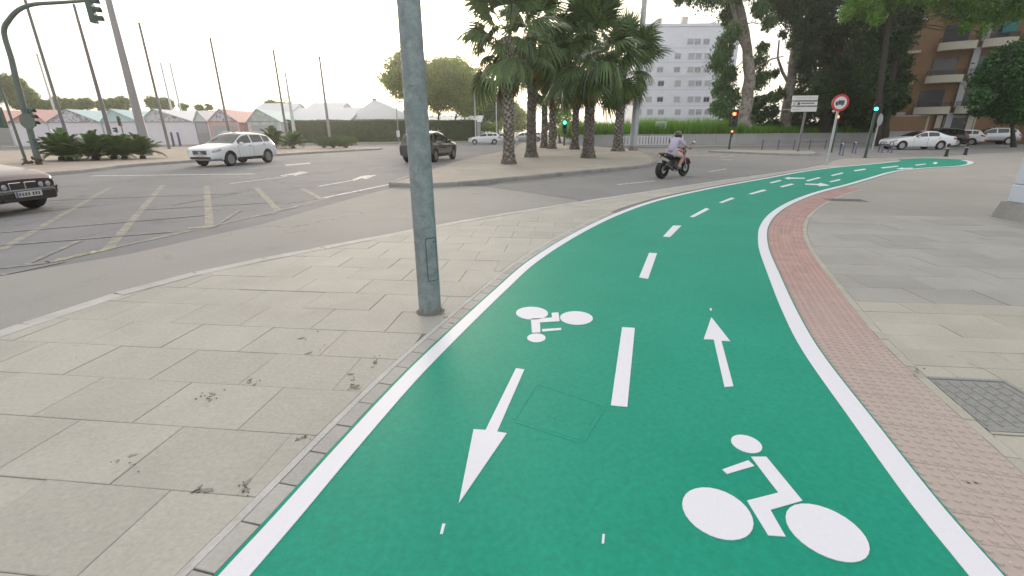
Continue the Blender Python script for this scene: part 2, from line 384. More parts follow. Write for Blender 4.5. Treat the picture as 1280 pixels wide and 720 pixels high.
# ------------------------------------------------------------------ cycle lane
left_px = [(275, 720), (340, 650), (420, 561), (505, 470), (560, 417), (621, 361), (660, 327.5), (720, 290.5), (775, 265), (822, 249.5), (880, 236.5), (909, 231), (960, 222), (1000, 214.8), (1040, 209.5), (1089, 205), (1123, 201.4)]
lane_left = PX(left_px)
d0 = (lane_left[0] - lane_left[2]).normalized(); lane_left = [lane_left[0] + d0*2.6] + lane_left
lane_left = smooth_curve(lane_left, 8)
right_px = [(1252, 720), (1180, 638), (1100, 537), (1025, 440), (997, 392), (974, 343), (961, 312), (958.5, 294), (960, 284), (968, 271), (983, 259.2), (1003.6, 248.9), (1029.5, 239.8), (1060, 232), (1089, 223.5), (1123, 214.2), (1158, 210.4), (1201, 207.8), (1216, 204.8)]
lane_right = PX(right_px); d0 = (lane_right[0] - lane_right[1]).normalized(); lane_right = [lane_right[0] + d0*2.2] + lane_right
lane_right = smooth_curve(lane_right, 8)
tail = PX([(1128.5, 199.2), (1158, 197.9), (1192, 199), (1212, 201.2), (1216, 204.8)])
NL = 160
def upto(c, n): 
    r = resample(c, .05); idx = np.linspace(0, len(r)-1, n).round().astype(int); return [r[i] for i in idx]
green_l = offset(resample(lane_left, .1), .022)
A = upto(green_l + smooth_curve(tail, 6), NL); B = upto(offset(resample(lane_right, .1), -.012), NL)
lane = structure(strip(MB(), A, B, .0, .006).build('cycle_lane', 'green_paint'))
def line_strip(c, wdt, name, z=(.0055, .0095), m='white_paint', parent=lane):
    return strip(MB(), c, offset(c, -wdt), *z).build(name, m, parent)
line_strip(resample(lane_left, .12), .115, 'edge_line')
line_strip([p for p in resample(lane_right, .12)], -.125, 'edge_line')
tip = smooth_curve(PX([(1216, 204.8), (1216.5, 202.5), (1208, 200.6)]), 5); line_strip(tip, -.22, 'edge_line')
def mark(px, name, m='white_paint', parent=lane, z=(.0057, .0092)):
    return MB().prism(ccw([(p.x, p.y) for p in PX(px)]), *z).build(name, m, parent)
def zz(pts, ox, oy, k): return [(ox + x/k, oy + y/k) for x, y in pts]
Z3 = lambda p: zz(p, 540, 360, 2); Z4 = lambda p: zz(p, 860, 360, 2); ZA = lambda p: zz(p, 560, 180, 4); ZB = lambda p: zz(p, 840, 180, 5.805); ZC = lambda p: zz(p, 1020, 160, 5.805)
def ell(cx, cy, hx, hy, top, n=28):
    sxy = top/hy*hy*hy; l11 = hx; l21 = sxy/hx; l22 = math.sqrt(max(hy*hy - l21*l21, 1e-6))
    return [(cx + l11*math.cos(t), cy + l21*math.cos(t) + l22*math.sin(t)) for t in [2*math.pi*k/n for k in range(n)]]
for p in ([(475, 100), (507, 102), (488, 300), (447, 296)],): mark(Z3(p), 'lane_dash')
for p in ([(1005, 547), (1045, 549), (1000, 677), (955, 670)], [(1125, 410), (1167, 410), (1110, 467), (1075, 465)]): mark(ZA(p), 'lane_dash')
for p in ([(128, 531), (158, 534), (272, 475), (245, 467)], [(340, 427), (365, 430), (456, 397), (430, 391)], [(555, 363), (580, 367), (690, 338), (662, 332)],
          [(780, 311), (803, 316), (887, 294), (862, 289)], [(705, 282), (722, 287), (797, 268), (778, 263)], [(970, 267), (988, 272), (1082, 247), (1062, 243)], [(1140, 274), (1154, 279), (1226, 263), (1210, 257)]): mark(ZB(p), 'lane_dash')
for p in ([(105, 344), (122, 349), (202, 330), (186, 325)], [(270, 309), (287, 315), (366, 302), (352, 297)], [(470, 288), (484, 294), (602, 280), (588, 275)], [(715, 268), (732, 273), (802, 264), (788, 260)]): mark(ZC(p), 'lane_dash')
for p in ([(815, 250), (852, 240), (852, 245), (965, 247), (965, 253), (852, 254), (852, 260)], [(965, 289), (1060, 291), (1075, 284), (1147, 302), (1068, 308), (1058, 300), (965, 296)]): mark(ZB(p), 'lane_arrow')
for p in ([(580, 297), (630, 288), (632, 292), (702, 290), (700, 296), (632, 298), (630, 302)], [(845, 258), (862, 247), (885, 252), (868, 264)]): mark(ZC(p), 'lane_arrow')
mark(Z3([(210, 203), (231, 206), (163, 362), (187, 366), (67, 542), (104, 356), (134, 358)]), 'lane_arrow')
mark(Z3([(698, 75), (745, 135), (723, 134), (753, 248), (731, 250), (704, 131), (679, 130)]), 'lane_arrow')
def cycle_symbol(parts):
    root = None
    for nm, p in parts:
        o = mark(p, nm, parent=lane if root is None else root)
        if root is None: root = o
cycle_symbol([('cycle_symbol', Z4([(157, 425), (195, 425), (285, 535), (205, 558), (243, 625), (200, 622), (147, 535), (225, 515)])), ('symbol_head', Z4(ell(146, 393, 39, 23, 16))),
              ('symbol_handlebar', Z4([(85, 457), (150, 434), (165, 448), (97, 468)])), ('symbol_wheel', Z3(ell(714, 568, 89, 66, 34))), ('symbol_wheel', Z4(ell(348, 616, 105, 73.5, 58)))])
cycle_symbol([('cycle_symbol', Z3([(247, 79), (300, 76), (299, 64), (316, 63), (319, 85), (270, 88), (271, 113), (250, 114)])), ('symbol_head', Z3(ell(261, 127, 23, 11, 0))),
              ('symbol_handlebar', Z3([(275, 105), (323, 102), (323, 107), (276, 111)])), ('symbol_wheel', Z3(ell(250, 65, 40, 16, 2))), ('symbol_wheel', Z3(ell(361, 77, 41, 17, 3)))])
for p in ([(20, 618), (26, 592), (34, 592), (27, 618)], [(424, 642), (426, 618), (432, 618), (430, 642)], [(694, 52), (699, 52), (699, 58), (695, 58)]): mark(Z3(p), 'paint_drip', z=(.0056, .0072))
# painted-over inspection cover in the lane
cv = PX(Z3([(262, 240), (432, 298), (376, 390), (203, 334)]))
frame = MB()
for i in range(4):
    a, b = cv[i], cv[(i+1) % 4]; d = (b-a).normalized(); nn = Vector((-d.y, d.x))*.010
    a, b = a + d*.011, b - d*.011
    frame.prism(ccw([tuple(a-nn), tuple(b-nn), tuple(b+nn), tuple(a+nn)]), .004, .0070)
cover = frame.build('inspection_cover', 'green_paint', lane)
cc = sum(cv, Vector((0, 0)))/4
plate = MB().prism(ccw([tuple(cc + (p-cc)*.93) for p in cv]), .004, .0066).build('cover_plate', 'green_paint', cover)
for k in range(3):
    c = cc + (cv[1]-cv[0])*(-.10 + .09*k) + (cv[3]-cv[0])*.02; d = (cv[3]-cv[0])*.16; e = (cv[1]-cv[0]).normalized()*.009
    MB().prism(ccw([tuple(c-d-e), tuple(c+d-e), tuple(c+d+e), tuple(c-d+e)]), .005, .0074).build('cover_rib', 'green_paint', cover)

# ------------------------------------------------------------------ paving slabs, every one laid on the bed
pave = structure(MB().sheet(ccw([tuple(p) for p in PX([(1100, 290), (1240, 300), (1230, 330)])]), BED_Z + .002).build('pavement', 'bed'))
GA = R(-6.5); gd = Vector((math.cos(GA), math.sin(GA))); gn = Vector((-gd.y, gd.x))
def st(s, n): return gd*s + gn*n
kerb_l = offset(resample(lane_left, .1), .024 + .145)      # outer side of the kerb stones beside the lane
road_in = offset(road_edge, -.19)                          # inner side of the pale kerb band
def in_view(poly):
    c = sum(poly, Vector((0, 0)))/len(poly); 
    d = c.y*math.cos(TH) + CAM_H*math.sin(TH)
    return c.y > .55 and abs(c.x)/d < 2.3
def slab(poly, m, gap=.0022, top=0.0, parent=pave, name='paving_slab'):
    if len(poly) < 3 or area(poly) < .004: return
    c = sum(poly, Vector((0, 0)))/len(poly)
    if not in_view(poly): return
    ins = [c + (p-c)*(1 - gap/max((p-c).length, .03)) for p in poly]; z = top + random.uniform(-.0022, .0022); tx, ty = random.uniform(-.004, .004), random.uniform(-.004, .004)
    b = MB(); n = len(ins); lo = [(p.x-c.x, p.y-c.y, -.03) for p in ins]; hi = [(p.x-c.x, p.y-c.y, z - .0025 + (p.x-c.x)*tx + (p.y-c.y)*ty) for p in ins]
    ch = [((p.x-c.x)*.985, (p.y-c.y)*.985, z + (p.x-c.x)*tx + (p.y-c.y)*ty) for p in ins]
    b.add(lo + hi + ch, [(i, (i+1) % n, n+(i+1) % n, n+i) for i in range(n)] + [(n+i, n+(i+1) % n, 2*n+(i+1) % n, 2*n+i) for i in range(n)] + [tuple(range(2*n, 3*n))])
    return b.build(name, m, parent, loc=(c.x, c.y, 0))
PS, PN = .665, .46
right_outer = offset(resample(lane_right, .1), -.62)       # outer side of the tactile band
def side_of(c, p):
    i = min(range(len(c)), key=lambda k: (c[k]-p).length); a, b = c[max(i-1, 0)], c[min(i+1, len(c)-1)]; t = b-a; return t.x*(p.y-c[i].y) - t.y*(p.x-c[i].x)
for r in range(-2, 26):
    n0 = 1.54 + PN*r; ph = .52 if r % 2 == 0 else .185
    for k in range(-14, 14):
        s0 = ph + PS*k - PS*6; q = [st(s0, n0), st(s0+PS, n0), st(s0+PS, n0+PN), st(s0, n0+PN)]; c = sum(q, Vector((0, 0)))/4
        if c.y < .6 or c.y > 13: continue
        if side_of(kerb_l, c) < -.35 or side_of(road_in, c) > .35: continue
        q = clip_curve(clip_curve(q, kerb_l, 1), road_in, -1) if len(q) > 2 else q
        if len(q) > 2: slab(q, 'slab')
# kerb stones between the slabs and the lane
ks = resample(offset(resample(lane_left, .05), .024 + .050), .235)
mo = resample(offset(resample(lane_left, .1), .024 + .122), .2)
mort = [p for p in mo if p.y < 9.5]
strip(MB(), offset(mort, .021), offset(mort, -.019), -.02, .0015).build('mortar_joint', 'kerb_pale', pave)
for i in range(len(ks)-1):
    a, b = ks[i], ks[i+1]; d = (b-a).normalized(); nn = Vector((-d.y, d.x))*.049; a2, b2 = a + d*.0015, b - d*.0015
    if b.y > 9.5: break
    slab(ccw([a2-nn, b2-nn, b2+nn, a2+nn]), 'kerb', .003, .003, name='kerb_stone')
# pale flush kerb along the road
ks = resample(offset(road_edge, -.095), .8)
for i in range(len(ks)-1):
    a, b = ks[i], ks[i+1]; d = (b-a).normalized(); nn = Vector((-d.y, d.x))*.092
    slab(ccw([a-nn, b-nn, b+nn, a+nn]), 'kerb_pale', .002, .004, name='kerb_stone')
# pavement far to the right between road edge and lane: plain
strip_a = [p for p in road_in if p.y > 9.2]; 
b_ = []
for p in strip_a: b_.append(min(kerb_l, key=lambda q: (q-p).length))
structure(strip(MB(), strip_a, b_, -.03, -.0035).build('pavement_strip', 'slab'))
structure(MB().sheet(ccw(PX([(1030, 206.5), (1042, 200.8), (1056, 198), (1120, 197.4), (1126, 201)]) + [p for p in lane_left if p.x > P(1034, 209).x][::-1]), -.004).build('waiting_area', 'plaza'))

# right-hand side: tactile band, beige rows, grey slabs, plain plaza
tact = structure(MB().sheet(ccw([tuple(p) for p in PX([(1000, 300), (1003, 300), (1003, 304)])]), -.006).build('tactile_band', 'bed'))
tc = resample(lane_right, .167)
end = next((i for i, p in enumerate(tc) if p.x > P(1048, 234).x and p.y > 8), len(tc)-1)
tl = [offset(tc, -d) for d in (.006, .173, .34, .507)]
for i in range(end):
    for j in range(3):
        a, b, c, d = tl[j][i], tl[j+1][i], tl[j+1][i+1], tl[j][i+1]
        if not in_view([a, b, c, d]) or (b-c).length < .02: continue
        cen = (a+b+c+d)/4; z = random.uniform(-.001, .001); mb = MB(); g = .004
        f = lambda u, v: a.lerp(b, u).lerp(d.lerp(c, u), v)
        q = [f(.006, .006), f(.994, .006), f(.994, .994), f(.006, .994)]
        mb.add([(p.x-cen.x, p.y-cen.y, zz_) for zz_ in (-.02, z) for p in q], [(0, 1, 5, 4), (1, 2, 6, 5), (2, 3, 7, 6), (3, 0, 4, 7), (4, 5, 6, 7)])
        for u in (1/6, .5, 5/6):
            for v in (1/6, .5, 5/6):
                o = f(u, v) - cen; n_ = 7; vs = []
                for rr, h in ((.0185, 0), (.014, .0068)):
                    vs += [(o.x + rr*math.cos(2*math.pi*k/n_), o.y + rr*math.sin(2*math.pi*k/n_), z + h) for k in range(n_)]
                mb.add(vs, [(k, (k+1) % n_, n_+(k+1) % n_, n_+k) for k in range(n_)] + [tuple(range(n_, 2*n_))])
        mb.build('tactile_tile', 'tactile', tact, loc=(cen.x, cen.y, 0))
bo = offset(tc, -.541)
for i in range(0, end-1):
    if (bo[i+1]-bo[i]).length < .03 or not in_view([bo[i], bo[i+1]]): continue
    d = (bo[i+1]-bo[i]).normalized(); nn = Vector((-d.y, d.x))*.032
    if i % 2 == 0 or True: slab(ccw([bo[i]-nn, bo[i+1]-nn, bo[i+1]+nn, bo[i]+nn]), 'slab_beige', .001, .001, parent=tact, name='border_stone')
band_out = offset(resample(lane_right, .1), -.576)
def right_slabs(n0, n1, pn, ps, m, s_max):
    r = 0; n = n0
    while n < n1 - .01:
        ph = 0 if r % 2 == 0 else ps/2; s = 1.6 + ph - ps*2 - (0 if n < 9 else 0)
        while s < s_max:
            q = [st(s, n), st(s+ps, n), st(s+ps, n+pn), st(s, n+pn)]; c = sum(q, Vector((0, 0)))/4; s += ps
            if side_of(band_out, c) > .4: continue
            q = clip_curve(q, band_out, -1)
            if len(q) > 2:                                # cut round the utility cover
                if s - ps < 2.97 and s > 2.36 and n < 3.03 and n + pn > 2.42:
                    mid = clip(clip(q, st(2.36, 0), gd), st(2.97, 0), -gd) if len(q) > 2 else []
                    for piece in (clip(q, st(2.36, 0), -gd), clip(q, st(2.97, 0), gd), clip(mid, st(0, 3.03), gn) if len(mid) > 2 else [], clip(mid, st(0, 2.42), -gn) if len(mid) > 2 else []):
                        if len(piece) > 2: slab(piece, m)
                else: slab(q, m)
        n += pn; r += 1
right_slabs(.80, 2.40, .265, 1.1, 'slab_beige', 7)
right_slabs(2.40, 4.53, .2663, 1.1, 'slab_beige', 8)
right_slabs(4.53, 9.59, .46, .665, 'slab_grey', 12.5)
structure(MB().sheet(ccw([st(2.2, 9.592), st(13, 9.592), Vector((13, 4)), Vector((59.5, 4)), Vector((59.5, 37.6))] + far_edge[2:-2][::-1] + [p for p in offset(resample(lane_right, .1), .05) if p.y > 10.2][::-1]), -.0045).build('plaza', 'plaza'))
structure(MB().sheet(ccw([st(4.6, .5), st(4.6, 9.58), st(13, 9.58), Vector((13, -5)), Vector((3, -5))]), -.0095).build('plaza_bed', 'bed'))
# utility cover in the beige rows
uo = st(2.665, 2.725); uc = thing('utility_cover', 'grey ribbed metal utility cover set in the beige paving at the right edge', 'manhole cover', (uo.x, uo.y, -.004), GA)
def cover_piece(x0, x1, y0, y1, z0, z1, nm, m_, par, a=0.0, cx=0, cy=0):
    q = [Vector((x0, y0)), Vector((x1, y0)), Vector((x1, y1)), Vector((x0, y1))]
    q = [Vector((cx + v.x*math.cos(a) - v.y*math.sin(a), cy + v.x*math.sin(a) + v.y*math.cos(a))) for v in q]
    wq = clip_curve([uo + gd*v.x + gn*v.y for v in q], offset(band_out, -.004), -1)
    if len(wq) < 3 or area(wq) < 1e-5: return None
    return MB().prism(ccw([((v-uo).dot(gd), (v-uo).dot(gn)) for v in wq]), z0, z1).build(nm, m_, par)
for a4 in ((-.304, -.276, -.304, .304), (.276, .304, -.304, .304), (-.275, .275, -.304, -.277), (-.275, .275, .277, .304)): cover_piece(*a4, -.01, .009, 'frame', 'iron', uc)
pl = cover_piece(-.272, .272, -.272, .272, -.01, .004, 'plate', 'iron', uc)
for i in range(7): cover_piece(-.006, .006, -.25, .25, .004, .009, 'rib', 'iron', pl, 0, -.235 + .078*i, 0)
for i in range(6):
    for j in range(6): cover_piece(-.025, .025, -.006, .006, .004, .0075, 'rib', 'iron', pl, R(35), -.196 + .078*i, -.19 + .078*j)
cen = (P(1034, 247.8) + P(1078, 252.2))/2
dc = tag(thing('utility_cover', 'dark narrow metal cover strip flush in the plaza beside the lane bend', 'manhole cover', (cen.x, cen.y, -.002), GA - R(8)))
MB().box((0, 0, 0), (.86, .42, .008)).build('frame', 'iron', dc); pl = MB().box((0, 0, .003), (.80, .36, .008)).build('plate', 'black_plastic', dc)
for i in range(9): MB().box((-.36 + .09*i, 0, .0085), (.02, .33, .006)).build('rib', 'iron', pl)

# loose dirt lying along the joints
db = MB(); sm_ = MB(); random.seed(3)
for (x, y, w_, h_, n) in ((262, 496, 34, 12, 40), (470, 452, 14, 14, 40), (440, 480, 10, 20, 34), (375, 548, 18, 8, 30), (250, 614, 26, 8, 30), (306, 610, 14, 22, 36), (318, 478, 22, 8, 16), (556, 396, 12, 6, 24), (563, 404, 6, 12, 22), (95, 447, 2, 2, 2), (150, 580, 60, 30, 12), (400, 430, 80, 40, 16), (1150, 463, 16, 10, 14), (1225, 600, 30, 30, 10)):
    for k in range(3 if n > 10 else 0):                    # flat smears of soil
        p = P(x + random.gauss(0, w_*.3), y + random.gauss(0, h_*.3)); r = random.uniform(.012, .034); t = random.uniform(0, 3); m_ = 14; el_ = random.uniform(.3, .6)
        q_ = [(r*random.uniform(.45, 1.2)*math.cos(2*math.pi*i/m_), el_*r*random.uniform(.45, 1.2)*math.sin(2*math.pi*i/m_)) for i in range(m_)]
        sm_.prism([(p.x + a_*math.cos(t) - b_*math.sin(t), p.y + a_*math.sin(t) + b_*math.cos(t)) for a_, b_ in q_], .001, .0032)
    for k in range((n+2)//4):
        p = P(x + random.gauss(0, w_*.22), y + random.gauss(0, h_*.24)); r = random.uniform(.0015, .0065); t = random.uniform(0, 6.3); m_ = random.randint(4, 6)
        db.prism([(p.x + r*random.uniform(.6, 1.4)*math.cos(t + 2*math.pi*i/m_)*1.3, p.y + r*random.uniform(.6, 1.2)*math.sin(t + 2*math.pi*i/m_)) for i in range(m_)], .001, .0045)
tag(sm_.build('soil_smear', 'dirt_smear'), 'flat smears of dry soil on the pale pavement slabs', 'dirt', kind='stuff')
tag(db.build('dirt', 'dirt'), 'small crumbs of dark dirt along the joints of the pale pavement', 'dirt', kind='stuff')

# ------------------------------------------------------------------ road markings
marks = structure(MB().sheet(ccw([tuple(p) for p in PX([(200, 250), (203, 250), (203, 251)])]), ROAD_Z + .002).build('road_marking', 'white_worn'))
def rl(a, b, w_, m, name='road_line', z=ROAD_Z + .004):
    a, b = V2(P(*a)), V2(P(*b)); d = (b-a).normalized(); nn = Vector((-d.y, d.x))*w_/2
    MB().sheet(ccw([tuple(a-nn), tuple(b-nn), tuple(b+nn), tuple(a+nn)]), z).build(name, m, marks)
for a, b, w_, m in (((203, 231), (133, 312), .14, 'yellow_worn'), ((258, 232), (262, 284), .15, 'yellow_worn'), ((320, 234), (348, 263), .14, 'yellow_worn'), ((377, 235), (402, 248), .13, 'yellow_worn'), ((137, 234), (0, 312), .13, 'yellow_worn')): rl(a, b, w_, m)
rl((60, 327), (140, 309), .15, 'yellow_road', z=ROAD_Z+.006); rl((-20, 336), (60, 327), .13, 'yellow_worn', z=ROAD_Z+.006); rl((235, 285), (270, 281), .14, 'yellow_road', z=ROAD_Z+.006); rl((140, 309), (345, 264), .11, 'yellow_worn', z=ROAD_Z+.005); rl((345, 264), (410, 247), .11, 'yellow_worn', z=ROAD_Z+.005)
for a, b, w_ in (((0, 343), (80, 326), .1), ((0, 306), (215, 289), .09), ((0, 290), (260, 268), .08), ((170, 262), (352, 252), .08), ((60, 250), (300, 241), .08), ((215, 256), (300, 240), .08), ((265, 284), (300, 262), .09), ((348, 263), (372, 258), .09), ((0, 270), (120, 256), .08), ((100, 300), (30, 330), .09)): rl(a, b, w_, 'white_worn', z=ROAD_Z+.0075)
rl((115, 219.5), (318, 217), .32, 'white_road'); rl((288, 229), (360, 220), .14, 'white_road'); rl((398, 232.5), (440, 225), .14, 'white_road')
rl((405, 247), (502, 227), .14, 'white_road', z=ROAD_Z+.0085); rl((330, 226), (372, 218), .12, 'white_worn')
def arrow(px): MB().sheet(ccw([tuple(p) for p in PX(px)]), ROAD_Z + .0055).build('road_arrow', 'white_road', marks)
arrow([(350, 219), (372, 215.2), (374, 214), (386, 215), (368, 219.6), (366, 218), (352, 220.2)])
arrow([(440, 224.2), (452, 219.6), (471, 218), (458, 223.4), (452, 222.4), (442, 226)])
arrow([(356, 205.5), (388, 203), (388, 204.4), (358, 207)])
for a, b in (((330, 212), (352, 211)), ((400, 214), (430, 209)), ((460, 212), (490, 206)), ((300, 213.5), (330, 212.4))): rl(a, b, .14, 'white_worn')
for a, b in (((772, 230.5), (818, 226)), ((886, 214.5), (908, 210.8)), ((900, 196.2), (918, 194.2)), ((900, 198.8), (916, 200.2)), ((985, 214.5), (1000, 211.8))): rl(a, b, .13, 'white_road', z=APRON_Z + .006)
rl((820, 194.5), (905, 193.4), .3, 'white_road', z=APRON_Z + .006); rl((640, 228), (760, 215.5), .10, 'white_worn', z=APRON_Z+.006)

# ------------------------------------------------------------------ raised islands with kerbs
def island(name, px_edge, mname, h=.12, kw=.16, closed_pts=None, stone=1.0, kmat='kerb_dark'):
    c = px_edge if closed_pts is None else closed_pts
    loop = smooth_curve(c + [c[0]], 6)[:-1]; loop = [V2(p) for p in ccw([tuple(p) for p in loop])]
    lo = loop + [loop[0]]; rs = resample(lo, stone); inner = offset(rs, kw)
    o = structure(MB().prism([tuple(p) for p in inner[:-1]], -.03, h - .012).build(name, mname))
    for i in range(len(rs)-1):
        a, b = rs[i], rs[i+1]; e = (b-a).normalized()*.006; a2, b2 = a+e, b-e; ia, ib = inner[i], inner[i+1]
        cen = (a+b)/2; q = [a2-cen, b2-cen, ib-cen, ia-cen]; cb = [q[0]*1 + (q[3]-q[0])*.12, q[1] + (q[2]-q[1])*.12]
        z = random.uniform(-.004, .004)
        MB().add([(p.x, p.y, -.03) for p in q] + [(p.x, p.y, h-.03+z) for p in q[:2]] + [(p.x, p.y, h+z) for p in (cb[0], cb[1], q[2], q[3])],
                 [(0, 1, 5, 4), (4, 5, 7, 6), (6, 7, 8, 9), (1, 2, 8, 7, 5), (0, 4, 6, 9, 3), (2, 3, 9, 8)]).build('kerb_stone', kmat, o, loc=(cen.x, cen.y, 0))
    return o
island('palm_median', None, 'median', .13, .18, PX([(486, 233), (520, 235), (560, 233.5), (640, 226), (700, 220), (760, 214), (800, 210.3), (816, 207), (820, 203), (812, 196), (795, 189), (745, 184.5), (700, 181), (672, 178), (661, 178), (640, 187), (590, 199), (545, 213), (505, 226)]), 1.2)
island('planted_island', None, 'island_earth', .13, .16, [Vector((-38, 17)), Vector((-24, 16.4))] + PX([(72, 218.6), (156, 209), (242, 202.5), (340, 195), (430, 189.5), (470, 187.4), (478, 186.2), (465, 184.8), (400, 184.6), (300, 184.4), (200, 184.8)]) + [Vector((-52, 40))], 1.5, 'kerb')
island('sign_island', None, 'plaza', .12, .15, PX([(880, 190), (915, 189), (960, 189.5), (1004, 190.2), (1018, 192), (1008, 194.6), (960, 193.2), (915, 191.4)]), 1.2, 'kerb')
structure(MB().prism(ccw([tuple(p) for p in [Vector((-110, 62)), Vector((-66, 61)), Vector((-46, 60.5)), Vector((-34, 66)), Vector((-5, 76)), Vector((-4, 84)), Vector((-50, 90)), Vector((-110, 90))]]), -.03, .12).build('far_pavement', 'median'))
structure(MB().prism(ccw([tuple(p) for p in [Vector((8, 49.0)), Vector((13, 45.6)), Vector((20, 45.2)), Vector((33, 48)), Vector((44, 46)), Vector((44, 60)), Vector((8, 60))]]), -.03, .12).build('wall_pavement', 'plaza'))
# ================================================================== PLANTS
def leaf_mesh(name, pts, sizes, mname, parent, aspect=.5, hang=0.0, loc=None, tones=None):
    """one quad per leaf: random direction (hang 1 = hanging straight down), small fold; 'tone' varies from leaf to leaf"""
    n = len(pts); pts = np.asarray(pts, float); sizes = np.asarray(sizes, float)
    d = rng.normal(size=(n, 3)); d /= np.linalg.norm(d, axis=1)[:, None]
    d = d*(1-hang) + np.array([0, 0, -1.0])*hang; d /= np.linalg.norm(d, axis=1)[:, None]
    r = rng.normal(size=(n, 3)); s = np.cross(d, r); s /= (np.linalg.norm(s, axis=1)[:, None] + 1e-9)
    L = sizes[:, None]; W = L*aspect
    v = np.empty((n, 4, 3)); v[:, 0] = pts - d*L*.5; v[:, 1] = pts + s*W*.5 - d*L*.05; v[:, 2] = pts + d*L*.5; v[:, 3] = pts - s*W*.5 - d*L*.05
    me = bpy.data.meshes.new(name); me.vertices.add(4*n); me.vertices.foreach_set('co', v.reshape(-1))
    me.loops.add(4*n); me.loops.foreach_set('vertex_index', np.arange(4*n, dtype=np.int32))
    me.polygons.add(n); me.polygons.foreach_set('loop_start', np.arange(0, 4*n, 4, dtype=np.int32)); me.polygons.foreach_set('loop_total', np.full(n, 4, dtype=np.int32))
    t = rng.random(n) if tones is None else np.asarray(tones)
    a = me.attributes.new('tone', 'FLOAT', 'FACE'); a.data.foreach_set('value', t.astype(np.float32))
    me.materials.append(MATS[mname]); me.update(calc_edges=True); me.validate()
    return link(name, me, parent, loc)
def clumps(blobs, density, leaf, sub=.34, flat=.8):
    """blobs [(centre, radius)] -> leaf points: each blob holds small sprays, denser near its outside"""
    P_, S_, T_ = [], [], []
    for c, r in blobs:
        ns = max(5, int(density*r*r)); 
        for k in range(ns):
            d = rng.normal(size=3); d /= np.linalg.norm(d); rr = r*rng.random()**.42
            cc = np.array(c) + d*rr*np.array([1, 1, flat]); m = rng.integers(14, 26); sr = r*sub*rng.uniform(.5, 1.1) if r < 2 else sub*2*rng.uniform(.5, 1.1)
            q = rng.normal(size=(m, 3))*sr*.45; P_.append(cc + q); S_.append(leaf*rng.uniform(.6, 1.35, m)); T_.append(np.clip(rng.random(m)*.6 + rng.random()*.4, 0, 1))
    return np.concatenate(P_), np.concatenate(S_), np.concatenate(T_)
def limb(mb, a, b, r0, r1, n=7, seg=5, wob=.06):
    a, b = Vector(a), Vector(b); L = (b-a).length; pts = []
    for i in range(seg+1):
        t = i/seg; w_ = wob*L*math.sin(math.pi*t); pts.append(a.lerp(b, t) + Vector((random.uniform(-w_, w_), random.uniform(-w_, w_), random.uniform(-w_, w_)*.5 + .08*L*t*(1-t))))
    mb.tube(pts, [r0 + (r1-r0)*i/seg for i in range(seg+1)], n)
def tree(name, label, cat, base, blobs, trunk_top, r0, leafm, barkm, density, leaf, group=None, hang=0.0, aspect=.5, limbs=None, trunk_pts=None, sub=.34, flat=.8):
    base = Vector(base); t = thing(name, label, cat, base, 0, group); tb = MB(); bt = Vector(trunk_top) - base
    pts = [Vector((0, 0, -.2))] + ([Vector(p)-base for p in trunk_pts] if trunk_pts else [bt*.33 + Vector((random.uniform(-.1, .1), random.uniform(-.1, .1), 0)), bt*.66]) + [bt]
    k = len(pts); tb.tube(pts, [r0*1.35] + [r0*(1 - .5*i/(k-1)) for i in range(1, k)], 10)
    L = limbs if limbs is not None else min(9, len(blobs))
    for c, r in sorted(blobs, key=lambda q: -q[1])[:L]:
        c = Vector(c) - base; limb(tb, bt*.93, c, r0*.34, r0*.06)
    tb.build('trunk', barkm, t, True)
    p, s, tn = clumps([(Vector(c)-base, r) for c, r in blobs], density, leaf, sub, flat)
    leaf_mesh('crown', p, s, leafm, t, aspect, hang, tones=tn); return t

# ------------------------------------------------------------------ fan palms on the median
def fan_leaf(name, mname, n=26, L=.95, droop=.5, spread=200, pet=1.0, close=1.0):
    """petiole along +x then a folded fan of blades; tips hang"""
    vs, fs, tn = [], [], []; w0 = .022
    def quad(a, b, c, d, t): o = len(vs); vs.extend([a, b, c, d]); fs.append((o, o+1, o+2, o+3)); tn.append(t)
    sag = lambda x: -.10*droop*x*x
    for i in range(3):
        x0, x1 = pet*i/3, pet*(i+1)/3
        quad((x0, -w0, sag(x0)), (x1, -w0*.8, sag(x1)), (x1, w0*.8, sag(x1)), (x0, w0, sag(x0)), .6)
    h = Vector((pet, 0, sag(pet)))
    for k in range(n):
        a = R(spread)*(k/(n-1) - .5)*close; l = L*(.72 + .28*math.cos(a*.8))*random.uniform(.9, 1.08); fold = .10*abs(math.sin(a)) + (.03 if k % 2 else -.03)
        dr = Vector((math.cos(a), math.sin(a), 0)); sd_ = Vector((-math.sin(a), math.cos(a), 0)); wd = l*math.sin(R(spread)/(n-1)/2*close)*.95
        t = random.random()
        def pt(u, s): 
            z = fold*u*l + -droop*(max(0, u-.35)**1.6)*l*1.1 - .12*droop*u*l; hx = u*l*(1 - .22*droop*max(0, u-.4))
            return h + dr*hx + sd_*s + Vector((0, 0, z + abs(s)*.25))
        us = (0.02, .34, .62, .85, 1.0); ws = (.15, .62, .58, .30, .03)
        for i in range(4): quad(pt(us[i], -wd*ws[i]), pt(us[i], wd*ws[i]), pt(us[i+1], wd*ws[i+1]), pt(us[i+1], -wd*ws[i+1]), t)
    me = bpy.data.meshes.new(name); me.from_pydata([tuple(v) for v in vs], [], fs); at_ = me.attributes.new('tone', 'FLOAT', 'FACE'); at_.data.foreach_set('value', tn)
    me.materials.append(MATS[mname]); me.update(); return me
random.seed(11)
